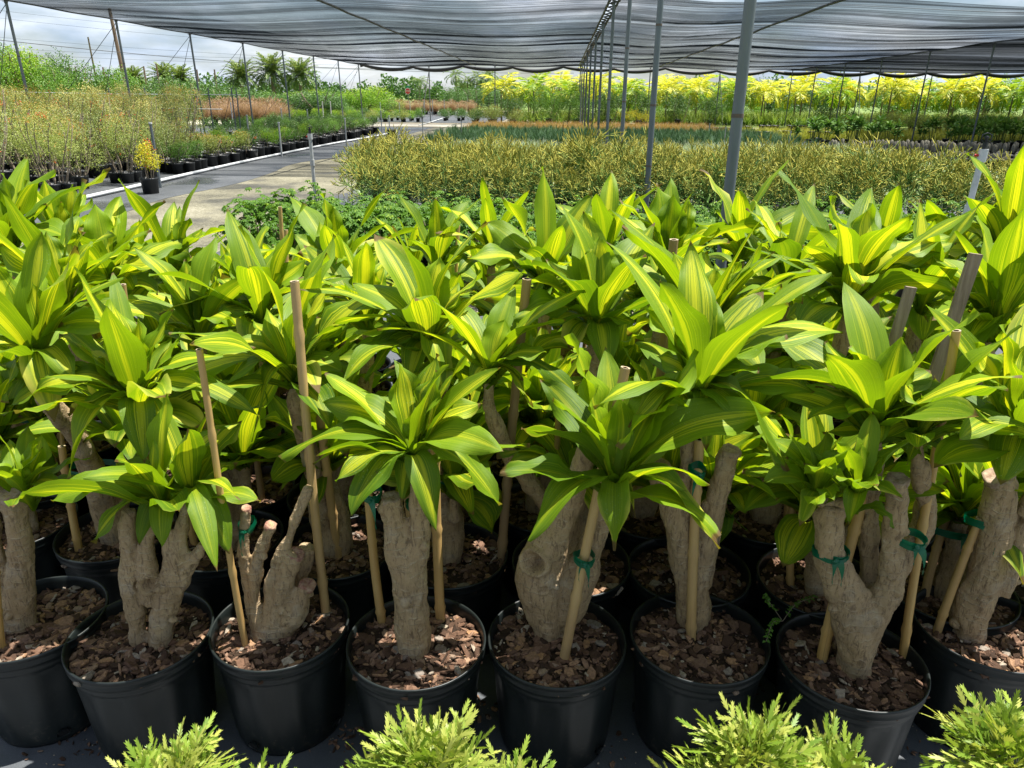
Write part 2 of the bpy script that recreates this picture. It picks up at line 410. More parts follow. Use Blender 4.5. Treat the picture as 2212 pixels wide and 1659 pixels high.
# ------------------------------------------------------------------ setting: ground, roads
def sheet(name, x0, x1, y0, y1, z, mat, label=None, nx=2, ny=2, wob=0.0):
    mb = MB(); xs = np.linspace(x0, x1, nx); ys = np.linspace(y0, y1, ny)
    V = []
    for y in ys:
        for j, x in enumerate(xs):
            dx = wob*noise.noise(Vector((x*.05, y*.35, z*100)))*(1 if j in (0, nx-1) else 0)
            V.append((x+dx, y, z))
    mb.add(V, gridfaces(ny, nx), None, (0, 0, 0), 0, False)
    return tag(mb.build(name, mat), kind='structure')
M_SAND = mat_ground('sandy_soil', [(.3, (.20, .17, .12)), (.5, (.30, .26, .19)), (.7, (.40, .36, .27))], .5, 22)
M_GRAVEL = mat_ground('crushed_limerock', [(.36, (.075, .07, .05)), (.46, (.145, .135, .092)), (.56, (.205, .19, .13)), (.68, (.30, .28, .205))], .75, 14, .9, .9, (.5, .52, .4))
M_FABRIC = mat_ground('black_weed_fabric', [(.3, (.030, .034, .038)), (.5, (.058, .064, .070)), (.7, (.115, .12, .125))], .8, 26, .62, .25, (.55, .54, .24), .5, bd=.004)
M_FABRICN = mat_ground('woven_weed_fabric', [(.3, (.040, .045, .050)), (.55, (.075, .083, .092)), (.72, (.13, .14, .15))], 3, 160, .6, .3, None, .5, bd=.002)
M_PALE = mat_ground('pale_road', [(.3, (.42, .38, .30)), (.6, (.58, .54, .44)), (.8, (.66, .62, .52))], .4, 12)
M_TURF = mat_ground('far_field', [(.3, (.08, .14, .03)), (.5, (.15, .22, .045)), (.7, (.26, .30, .10))], .15, 4)
sheet('ground', -600, 600, -30, 1200, -.02, M_TURF)
sheet('sand', -60, 9, -10, 85, -.012, M_SAND)
sheet('grass_strip', 9, 90, -10, 90, -.011, M_TURF)
sheet('weed_fabric', -45, -6.7, 6, 42, -.004, M_FABRIC, nx=3, ny=60, wob=.5)
sheet('weed_fabric', -4.0, 40, 6.6, 42, -.004, M_FABRIC, nx=3, ny=60, wob=.4)
sheet('nursery_fabric', -9, 12, -3, 6.0, .0, M_FABRICN)
sheet('gravel_path', -7.6, -2.8, 2, 44, -.008, M_GRAVEL, nx=3, ny=60, wob=.3)
sheet('sand_road', -60, 12, 43, 46.5, -.003, M_PALE, nx=2, ny=2)
sheet('far_fabric', -30, -4, 49, 78, -.002, M_FABRIC)

# ------------------------------------------------------------------ corn plant parts
WT = np.array([(0, .40), (.06, .36), (.15, .46), (.3, .78), (.45, .98), (.58, 1.0), (.72, .86), (.84, .58), (.93, .28), (.98, .08), (1, .004)])
def leaf(mb, P0, P1, P2, P3, w, rn, h, twist=0., fold=.25, wave=.06, nseg=15, basew=1.0):
    vs = np.linspace(0, 1, nseg)**.92
    t = vs[:, None]
    C = (1-t)**3*P0+3*(1-t)**2*t*P1+3*(1-t)*t*t*P2+t**3*P3
    T = np.gradient(C, axis=0); T /= np.linalg.norm(T, axis=1)[:, None]+1e-9
    up = np.array([0, 0, 1.]); h = nrm(h)
    S0 = np.cross(up, h); S0 = nrm(S0)
    us = np.array([-1, -.72, -.4, 0, .4, .72, 1])
    ph = random.uniform(0, 6.28); ph2 = random.uniform(0, 6.28); fr = random.uniform(1.6, 3.0)
    V = []; L = []; idr = random.random()
    wid = np.interp(vs, WT[:, 0], WT[:, 1])
    curl = random.uniform(-.2, .5)
    for i, v in enumerate(vs):
        s = nrm(S0-T[i]*np.dot(S0, T[i])); n = np.cross(T[i], s)
        a = twist*v**1.4+.12*math.sin(v*5+ph)
        s, n = s*math.cos(a)+n*math.sin(a), n*math.cos(a)-s*math.sin(a)
        ww = w*wid[i]*.5*(basew if v < .2 else 1)
        fd = fold*(1.6-1.3*v)+(.8*(1-v/.25) if v < .25 else 0)
        z = fd*np.abs(us)**1.35*ww
        z = z+wave*w*np.abs(us)**2*(np.sin(2*PI*fr*v+ph)*(us > 0)+np.sin(2*PI*fr*v+ph2)*(us < 0))*min(1, v*3)
        z = z-curl*ww*np.abs(us)**3*v
        xx = us*ww*(1-.12*fd)
        V.append(C[i]+xx[:, None]*s+z[:, None]*n)
        L.append(np.stack([us, np.full(7, v), np.full(7, idr)], 1))
    mb.add(np.concatenate(V), gridfaces(nseg, 7), np.concatenate(L), rn)
UP = np.array([0, 0, 1.])
def leaf_to(mb, B, tip, w, rn, twist=None, nseg=15, arch=1.0):
    """leaf from crown heart B to tip; drooping if the tip is low"""
    B = np.asarray(B, float); tip = np.asarray(tip, float)
    c = tip-B; hz = np.array([c[0], c[1], 0]); hl = np.linalg.norm(hz)
    if hl < .02: hz = np.array([random.uniform(-1, 1), -1, 0])*.03; hl = .03
    h = hz/np.linalg.norm(hz); L = np.linalg.norm(c)
    el = math.atan2(c[2], hl)
    lift = max(.12, min(1.0, .55-.35*el))*arch
    P1 = B+h*L*.22+UP*L*(.26+.34*max(0, math.sin(el))+.16*lift)
    P2 = tip-c*.34+UP*L*(.42*lift)*(1.1-.75*max(0, math.sin(el)))
    if el > .7: P2 = tip-c*.34-h*L*random.uniform(-.02, .06)
    leaf(mb, B-UP*.02+h*.006, P1, P2, tip, w, rn, h, random.gauss(0, .5) if twist is None else twist,
         random.uniform(.12, .5), random.uniform(.03, .15), nseg)
def rnd_leaf(mb, B, az, el0, L, w, droop, rn, nseg=13):
    h = np.array([math.cos(az), math.sin(az), 0]); d0 = h*math.cos(el0)+UP*math.sin(el0)
    P1 = B+d0*L*.36; e1 = el0-droop*.5; P2 = P1+(h*math.cos(e1)+UP*math.sin(e1))*L*.34
    e2 = el0-droop*1.15; P3 = P2+(h*math.cos(e2)+UP*math.sin(e2))*L*.34
    leaf(mb, B-UP*.02+h*.006, P1, P2, P3, w, rn, h, random.gauss(0, .55), random.uniform(.15, .5), random.uniform(.03, .15), nseg)
def leaf_rn(age, vig=1.0):
    """rnd = (stripe width, lightness, ageing); age 0 = young heart leaf, 1 = low old leaf"""
    if random.random() < .25: vig *= .3
    return (min(1, max(0, random.gauss(.62, .28)))*vig, min(1, max(0, random.gauss(.78-.52*age, .19))), max(0, random.gauss(.15+.55*age, .25)+(.6 if random.random() < .07 else 0)))
GA = 2.39996
def rosette(mb, B, tips=(), nfill=12, L0=.34, w0=.10, vig=1.0, fillrange=(0, 1), nseg=13):
    B = np.asarray(B, float)
    for tp in tips:
        P = np.asarray(tp[:3], float); c = P-B
        el = math.atan2(c[2], math.hypot(c[0], c[1])+1e-6); age = min(1, max(0, .55-el*.55))
        ln = np.linalg.norm(c)
        w = (tp[3] if len(tp) > 3 else 1.0)*w0*random.uniform(.86, 1.08)*min(1.1, .5+ln/(L0*1.6))
        leaf_to(mb, B+np.array([random.uniform(-.008, .008), random.uniform(-.008, .008), 0]), P, w, leaf_rn(age, vig), nseg=17)
    a0 = random.uniform(0, 6.28)
    for i in range(nfill):
        f = fillrange[0]+(i+.5)/nfill*(fillrange[1]-fillrange[0])       # 0 heart .. 1 outer
        el = R(86)-R(56)*f**1.0+random.gauss(0, .16); L = L0*(.64+.5*math.sin(PI*min(1, f*.8+.18)))*random.uniform(.8, 1.15)
        rnd_leaf(mb, B-UP*.05*f, a0+i*GA+random.gauss(0, .35), el, L, w0*random.uniform(.7, 1.1)*(.75+.25*min(1, f*3)), random.uniform(.1, .6)+1.1*f*random.uniform(.4, 1.2), leaf_rn(f, vig), nseg)

# ------------------------------------------------------------------ pots, soil, stakes
PR, PH = .19, .335                 # rim radius, height
def pot_mesh(name, r=PR, hgt=PH, seg=72, flutes=12):
    mb = MB()
    def fn(rr, z, a):
        o = np.full(len(a), rr)
        if .012 < z < hgt*.80:
            k = np.cos(a*flutes); o = o-.0035*(k > .45)-.0015*(k > .3)
        return o
    prof = [(0, .004), (r*.78, .004), (r*.80, .0), (r*.815, .012), (r*.83, .03), (r*.90, hgt*.6), (r*.925, hgt*.78), (r*.935, hgt*.82),
            (r*.955, hgt*.835), (r*.96, hgt*.86), (r*.965, hgt*.90), (r*.985, hgt*.905), (r*.992, hgt*.915), (r*.985, hgt*.925), (r*.985, hgt*.965), (r*1.0, hgt*.972), (r*1.005, hgt*.985), (r*1.0, hgt*.998), (r*.985, hgt), (r*.968, hgt*.992), (r*.955, hgt*.95), (r*.935, hgt*.84), (r*.90, hgt*.7)]
    lathe(mb, prof, seg, 0, (0, 0, 0), fn)
    for k in range(4):
        a = k*PI/2+.5; rr = r*.832
        c = np.array([math.cos(a)*rr, math.sin(a)*rr, .035]); t_ = np.array([-math.sin(a), math.cos(a), 0]); n_ = np.array([math.cos(a), math.sin(a), 0])
        q = [c+n_*.006+t_*math.cos(b)*.018+(UP*.97+n_*.1)*math.sin(b)*.012 for b in np.arange(14)*2*PI/14]
        q2 = [c-n_*.003+t_*math.cos(b)*.014+(UP*.97+n_*.1)*math.sin(b)*.009 for b in np.arange(14)*2*PI/14]
        mb.add(np.array(q+q2), [gridfaces(2, 14, True)], None, (0, 0, 0), 0)
        q3 = [c+n_*.004+t_*math.cos(b)*.015+(UP*.97+n_*.1)*math.sin(b)*.010 for b in np.arange(14)*2*PI/14]
        mb.add(np.array(q3), [np.arange(14)[None, :]], None, (0, 0, 0), 1, False)
    return mb.mesh(name, [M_POT, M_HOLE])
def soil_height(x, y, k): return .008*noise.noise(Vector((x*14, y*14, k)))+.010*noise.noise(Vector((x*5, y*5, k+5)))
def soil_mesh(name, k, r, z0):
    mb = MB(); nr, ns = 12, 40; V = []
    for i in range(nr):
        rr = r*i/(nr-1)
        for j in range(ns):
            a = j*2*PI/ns; x, y = rr*math.cos(a), rr*math.sin(a)
            V.append((x, y, z0+soil_height(x, y, k)))
    mb.add(V, gridfaces(nr, ns, True)); return mb.mesh(name, M_SOIL)
def chips(mb, pts, smin, smax, tilt=.35, white=.06):
    for (x, y, z) in pts:
        s = random.uniform(smin, smax)*(1.4 if random.random() < .12 else 1); asp = random.choice((.3, .42, .5, .62, .8, .18 if random.random() < .5 else .5))
        wht = random.random() < white
        if wht: s *= .28; asp = .9
        k = random.choice((5, 6, 7)); th = s*random.uniform(.05, .11)
        a = np.sort(np.arange(k)*2*PI/k+rng.uniform(-.35, .35, k)); rr = s*.5*rng.uniform(.72, 1.12, k)
        P = np.stack([np.cos(a)*rr, np.sin(a)*rr*asp, np.zeros(k)], 1)
        P = np.vstack([P*.86+[0, 0, th], P*1.0, P*.9-[0, 0, th]])
        P[:k, 2] += rng.uniform(-.3, .3, k)*th
        rz = random.uniform(0, 6.28); tx, ty = random.gauss(0, tilt), random.gauss(0, tilt)
        M = np.array(Matrix.Rotation(rz, 3, 'Z') @ Matrix.Rotation(tx, 3, 'X') @ Matrix.Rotation(ty, 3, 'Y'))
        P = P@M.T+[x, y, z+th*.5+abs(tx)*s*.12]
        mb.add(P, [gridfaces(3, k, True), np.arange(k)[None, :], (np.arange(k)[::-1]+2*k)[None, :]], None, (1.0 if wht else min(.96, max(0, random.betavariate(1.5, 1.7))), random.random(), 0), 0, False)
def mulch_mesh(name, k, r, z0, n):
    mb = MB(); pts = []
    for i in range(n):
        a = random.uniform(0, 6.28); rr = r*math.sqrt(random.random())*.985; x, y = rr*math.cos(a), rr*math.sin(a)
        pts.append((x, y, z0+soil_height(x, y, k)+random.uniform(-.002, .005)))
    chips(mb, pts[:int(n*.62)], .012, .048, .26); chips(mb, pts[int(n*.62):], .004, .012, .4, .22); return mb.mesh(name, M_MULCH)
ZS = PH*.885
POT = pot_mesh('pot'); SOILS = [soil_mesh('soil', k, PR*.945, ZS) for k in range(4)]
MULCH = [mulch_mesh('bark_mulch', k, PR*.93, ZS, 900) for k in range(4)]
MULCHB = [mulch_mesh('bark_mulch', k, PR*.93, ZS, 380) for k in range(2)]

def bamboo(mb, bot, top, r, nodes=3, kind=None, hollow=True):
    bot = np.asarray(bot, float); top = np.asarray(top, float); n = 46
    t = np.linspace(0, 1, n); side = nrm(np.cross(top-bot, [0, 1, .2]))
    pts = bot+(top-bot)*t[:, None]+side*(.004*np.sin(t*PI*random.uniform(.8, 1.6)))[:, None]
    rad = np.full(n, r)*(1.06-.12*t)
    for k in range(nodes):
        tn = (k+random.uniform(.35, .65))/nodes; j = int(tn*(n-1)); rad[j] *= 1.22
        if j+1 < n: rad[j+1] *= .97
    rn = (random.random(), random.random()**1.3, 0) if kind is None else kind
    tube(mb, pts, rad, 14, False, rn, 0)
    if hollow:  # cut top: rim ring and dark bore
        T = nrm(top-pts[-3]); u = nrm(np.cross(T, [1, 0, 0])); w = np.cross(T, u); a = np.arange(14)*2*PI/14; e = pts[-1]; ro = rad[-1]
        def ring(q, dz): return e+T*dz+(np.cos(a)*q)[:, None]*u+(np.sin(a)*q)[:, None]*w
        mb.add(np.vstack([ring(ro, 0), ring(ro*.97, .0015), ring(ro*.62, .001)]), gridfaces(3, 14, True), None, rn, 1, False)
        mb.add(np.vstack([ring(ro*.62, .001), ring(ro*.55, -.03)]), gridfaces(2, 14, True), None, rn, 2, False)
        mb.add(ring(ro*.55, -.028), np.arange(14)[None, :], None, rn, 2, False)
M_BCUT = mat_simple('bamboo_cut', (.33, .24, .14), (.52, .42, .28), 70, .8, .3)
STAKE_M = [M_BAMBOO, M_BCUT, M_HOLE]
def tie_mesh(mb, c, ra, axis_dir, tails=2):
    """tape wound round a cane and its stake, knot and tails"""
    c = np.asarray(c, float); n = 22; a = np.arange(n)*2*PI/n
    ux = nrm([axis_dir[0], axis_dir[1], 0]); uy = nrm(np.cross(UP, ux))
    for q, hh in ((0, .011), (.003, .006)):
        V = []
        for dz in (-hh, -hh*.3, hh*.3, hh):
            V.append(c+(np.cos(a)*(ra[0]+q))[:, None]*ux+(np.sin(a)*(ra[1]+q))[:, None]*uy+UP*(dz+.004*np.sin(a*2+q*500)[:, None]))
        mb.add(np.concatenate(V), gridfaces(4, n, True))
    k = c+np.array([0, -ra[1]*.9-.004, 0]) if abs(ux[0]) > .4 else c-ux*ra[0]
    for i in range(7):
        d = nrm(rng.normal(0, 1, 3)); lathe(mb, [(0, -.006), (.006, -.003), (.007, .002), (0, .006)], 8, c=k+d*.005)
    for i in range(tails):
        d = np.array([random.uniform(-.5, .5), -.35, 0]); L = random.uniform(.035, .07); pts = []
        for s_ in np.linspace(0, 1, 8): pts.append(k+d*L*math.sin(s_*1.7)*.8-UP*L*s_**1.5*1.1+UP*.01*math.sin(s_*3.1))
        pts = np.array(pts); sd_ = nrm([random.uniform(.5, 1), random.uniform(-.4, .4), .2])*.0085
        tw = [sd_*math.cos(s_*1.8)+UP*.006*math.sin(s_*2.2) for s_ in np.linspace(0, 1, 8)]
        mb.add(np.vstack([pts-tw, pts+tw]), gridfaces(2, 8))

def remeshed(mb, name, mats, origin, vox=.005, disp=.0062, holes=()):
    me = mb.mesh('tmp', mats); o = bpy.data.objects.new('tmp', me); COL.objects.link(o)
    md = o.modifiers.new('r', 'REMESH'); md.mode = 'VOXEL'; md.voxel_size = vox
    sm = o.modifiers.new('s', 'SMOOTH'); sm.factor = .6; sm.iterations = 5
    dg = bpy.context.evaluated_depsgraph_get(); me2 = bpy.data.meshes.new_from_object(o.evaluated_get(dg))
    bpy.data.objects.remove(o); me2.name = name
    n = len(me2.vertices); co = np.empty(n*3, np.float32); me2.vertices.foreach_get('co', co); co = co.reshape(-1, 3)
    no = np.empty(n*3, np.float32); me2.vertices.foreach_get('normal', no); no = no.reshape(-1, 3)
    for i in range(n):
        p = co[i]; v = Vector((p[0]*20, p[1]*20, p[2]*15)); w = Vector((p[0]*60, p[1]*60, p[2]*26))
        d = disp*(noise.noise(v)*1.25+.6*noise.noise(w)+.5*abs(noise.noise(w*2.2))-.15)
        for (hc, hr, hd) in holes:
            q = np.linalg.norm(p-hc)/hr
            if q < 1.6: d += -hd*max(0, 1-q*q)+hd*.35*math.exp(-((q-1.15)/.22)**2)
        co[i] = p+no[i]*d
    co = co-np.asarray(origin, np.float32)
    me2.vertices.foreach_set('co', co.ravel()); me2.polygons.foreach_set('use_smooth', np.ones(len(me2.polygons), bool))
    me2.materials.clear()
    for m_ in (mats if isinstance(mats, list) else [mats]): me2.materials.append(m_)
    me2.update(); return me2

# ------------------------------------------------------------------ the block of corn plants
ROWY = {1: 1.66, 2: 2.02, 3: 2.37, 4: 2.72, 5: 3.07, 6: 3.42, 7: 3.77}
# rosettes read off the photograph: heart, row distance, leaf tips; each becomes a real crown at that distance
ROS = {  # key: (x, y, Y, leaf length, width, fill, [tips])
 'E1': (1330, 1045, 1.62, .34, .108, 5, [(1228, 722), (1262, 800), (1338, 858), (1470, 800), (1385, 905), (1126, 925), (1140, 1168), (1330, 1190), (1552, 1186), (1672, 888), (1484, 1062, .5), (1372, 1118, .5), (1510, 760)]),
 'D1': (893, 985, 1.66, .30, .098, 4, [(862, 782), (945, 800), (898, 880, .9), (1005, 770), (676, 1003), (608, 992), (1087, 975), (1078, 1092), (943, 1147), (757, 1114), (868, 1085, .7), (812, 1020, .8), (725, 1040, .7), (700, 870), (1040, 870)]),
 'B1': (352, 1085, 1.62, .28, .095, 2, [(112, 1082, 1.15), (200, 1172), (300, 1178, .7), (350, 1182, .9), (252, 1000), (330, 950)]),
 'B2': (412, 1062, 1.63, .26, .09, 3, [(452, 945), (497, 1197, 1.1), (362, 1010), (400, 940), (470, 960), (520, 1080, .7), (375, 1075, .9), (470, 1235, .6)]),
 'B3': (300, 868, 1.80, .32, .105, 7, [(297, 688, 1.1), (376, 668), (238, 645), (76, 845), (128, 720), (442, 832), (312, 1002), (140, 1052), (482, 768), (150, 900), (392, 720), (210, 760), (20, 880), (560, 900, .6)]),
 'A1': (60, 1062, 1.66, .2, .07, 4, [(20, 950), (75, 950), (124, 1000), (-10, 975), (128, 1042), (-50, 1010), (30, 1010), (90, 940)]),
 'A2': (78, 768, 1.85, .36, .115, 8, [(-30, 560), (18, 590), (70, 610), (-30, 660), (215, 612, .8), (262, 700), (118, 625), (118, 912, 1.15), (-40, 760), (160, 820), (10, 870, .8)]),
 'C1': (632, 800, 1.92, .34, .11, 8, [(617, 688, 1.05), (715, 615), (455, 872), (545, 955), (742, 805), (545, 690), (505, 735), (690, 850, .8), (660, 640), (745, 700), (575, 665)]),
 'C2': (566, 690, 2.35, .36, .125, 9, [(508, 535, 1.15), (560, 575), (640, 470), (345, 682), (606, 590), (470, 672, .8), (755, 642), (738, 598), (430, 620), (660, 560), (500, 600)]),
 'D2': (925, 742, 1.98, .35, .115, 8, [(762, 612, 1.1), (918, 640), (950, 552), (1040, 585), (700, 782), (958, 868, 1.1), (840, 690), (880, 830), (1012, 672), (990, 610), (720, 700), (790, 830), (740, 860, .8)]),
 'D3': (1058, 800, 1.93, .32, .105, 6, [(978, 705), (1222, 690), (1130, 822), (1255, 862, .7), (1020, 830), (1090, 690), (1180, 760), (1150, 880, .7)]),
 'E2': (1180, 612, 2.7, .36, .125, 8, [(1090, 425, 1.05), (1195, 470), (1262, 560), (1098, 510), (1240, 520), (1050, 600), (1150, 640), (1010, 560), (1285, 620), (1130, 560)]),
 'E3': (1285, 705, 2.1, .36, .12, 9, [(1295, 510, 1.05), (1135, 600), (1360, 590), (1180, 700), (1325, 560), (1230, 620), (1215, 770), (1370, 700), (1180, 560), (1310, 800), (1110, 690)]),
 'F1': (1505, 845, 1.75, .38, .12, 7, [(1392, 665, 1.05), (1470, 690), (1545, 650), (1420, 770), (1700, 722, 1.1), (1822, 716, .8), (1350, 860), (1515, 772), (1360, 925, .8), (1640, 800), (1700, 1022, 1.15), (1600, 900), (1525, 975, .7)]),
 'F2': (1520, 715, 2.2, .38, .12, 10, [(1388, 598), (1330, 590), (1455, 545), (1545, 575, 1.1), (1600, 560), (1648, 520), (1690, 620), (1490, 530), (1580, 640), (1735, 650), (1440, 600)]),
 'F3': (1440, 585, 2.75, .36, .13, 6, [(1393, 478, 1.05), (1455, 420), (1340, 430), (1488, 430), (1560, 490), (1420, 395), (1378, 420), (1520, 540), (1350, 520)]),
 'F4': (1600, 545, 3.1, .34, .11, 8, [(1545, 455), (1617, 468), (1690, 475), (1560, 500), (1580, 440), (1650, 500), (1520, 520)]),
 'G5': (1835, 645, 2.4, .40, .13, 9, [(1822, 498, 1.2), (1735, 528), (1878, 438), (1680, 560), (2052, 510, 1.15), (1890, 590), (1630, 640), (1930, 490), (1760, 490), (1690, 700), (1960, 620), (1790, 560), (2010, 560)]),
 'G6': (1700, 600, 2.8, .34, .115, 8, [(1640, 520), (1700, 510), (1745, 560), (1615, 560), (1680, 480)]),
 'G1': (1892, 915, 1.72, .33, .11, 6, [(1782, 738), (1842, 745), (1912, 850), (1948, 728), (2118, 885, 1.1), (1560, 848), (1832, 892), (1745, 905), (2010, 800), (1720, 790), (1900, 960, .8), (1980, 760)]),
 'G2': (1985, 935, 1.70, .28, .095, 6, [(1950, 822), (2020, 812), (2132, 828), (2180, 905), (1902, 955), (1960, 1004, .8), (2205, 945), (2050, 845), (1990, 850), (2085, 950, .8)]),
 'G3': (1762, 1058, 1.62, .17, .065, 4, [(1745, 955), (1648, 1040), (1700, 985), (1822, 965), (1728, 1137, 1.1), (1780, 1000), (1800, 1080), (1722, 960)]),
 'G4': (1852, 1060, 1.60, .17, .062, 5, [(1862, 958), (1908, 985), (1952, 1078), (1835, 1132), (1800, 1030), (1905, 1035), (1830, 980)]),
 'H1': (2190, 945, 1.70, .38, .12, 6, [(2104, 740, 1.15), (2168, 700), (2240, 730), (2162, 1048, 1.0), (2130, 850), (2290, 800), (2210, 800), (2240, 1010), (2090, 905, .7)]),
 'H2': (2150, 705, 2.3, .40, .125, 9, [(2062, 500, 1.1), (2115, 560), (2200, 520), (2240, 470), (2092, 740), (2010, 620), (2250, 640), (2000, 690), (2180, 600), (2060, 790)]),
 'H3': (2170, 545, 2.9, .38, .12, 8, [(2095, 480), (2150, 440), (2195, 435), (2240, 430), (2120, 520), (2060, 470), (2212, 400)]),
 'H4': (1990, 660, 2.5, .34, .11, 8, [(1960, 560), (2050, 600), (1920, 600), (2000, 540), (2060, 700)]),
 'A3': (140, 655, 2.3, .36, .12, 9, [(100, 500), (178, 500), (0, 532, 1.1), (195, 520), (270, 545), (60, 570), (30, 620), (230, 600)]),
 'A4': (22, 545, 2.65, .38, .13, 7, [(8, 374, 1.15), (60, 390), (-20, 420), (100, 440), (160, 520), (-30, 500), (75, 470)]),
 'A5': (135, 530, 3.0, .36, .12, 7, [(92, 380, .9), (155, 398, 1.1), (130, 435), (228, 480), (200, 430), (60, 420), (240, 540)]),
 'B4': (240, 610, 2.6, .34, .12, 8, [(205, 440), (320, 528), (252, 470), (290, 630), (180, 560), (330, 570)]),
 'B5': (375, 590, 2.9, .34, .11, 9, [(335, 480), (440, 492), (370, 492), (502, 492), (410, 470), (278, 520), (455, 620), (465, 545), (320, 620)]),
 'B6': (430, 720, 2.3, .32, .11, 8, [(400, 560), (470, 600), (380, 620), (345, 700), (500, 690)]),
 'C3': (735, 605, 2.8, .36, .115, 8, [(698, 417, 1.05), (760, 518), (636, 505), (832, 482), (872, 540), (690, 478), (718, 445), (845, 508, 1.1), (780, 560), (640, 570)]),
 'C4': (790, 690, 2.4, .34, .11, 8, [(760, 590), (830, 570), (870, 600), (720, 640), (860, 660), (800, 560)]),
 'D4': (945, 580, 3.2, .32, .105, 8, [(900, 508), (935, 478), (990, 528), (880, 532), (960, 500), (1010, 560)]),
 'D5': (1062, 550, 3.15, .32, .11, 7, [(1048, 440, 1.2), (1085, 480), (1022, 500), (1120, 500), (1090, 530)]),
 'E4': (1310, 545, 3.2, .34, .11, 7, [(1245, 440, 1.1), (1200, 440), (1300, 470), (1350, 500), (1280, 440)]),
 'H5': (1900, 545, 3.2, .32, .11, 7, [(1870, 490), (1950, 500), (1900, 470), (1850, 520), (2000, 500)]),
 'H6': (2050, 560, 3.1, .32, .11, 7, [(2040, 480), (2010, 500), (2100, 520), (2080, 470)]),
}
def ros_world(k):
    x, y, Y, L0, w0, nf, tips = ROS[k]
    B = PY(x, y, Y); out = []
    for i, tp in enumerate(tips):
        dy = (tp[1]-y)
        dY = -.13*min(1.3, max(0, dy)/130) + .05*min(1, max(0, -dy)/150) + random.uniform(-.05, .05) - (.06 if abs(dy) < 60 else 0)
        P = PY(tp[0], tp[1], Y+dY); out.append((*P, tp[2] if len(tp) > 2 else 1.0))
    return B, out, L0, w0, nf

def poly_world(pl, Y):
    out = []
    for q in pl:
        yy = Y+(q[3] if len(q) > 3 else 0); P = PY(q[0], q[1], yy); out.append((*P, q[2]*depth(P)/FPX))
    return out
def base_down(pl_w, z=ZS-.03):
    """carry a cane to below the soil"""
    a = list(pl_w); p = a[0]
    if p[2] > z: a.insert(0, (p[0], p[1], z, p[3]*1.02))
    return a

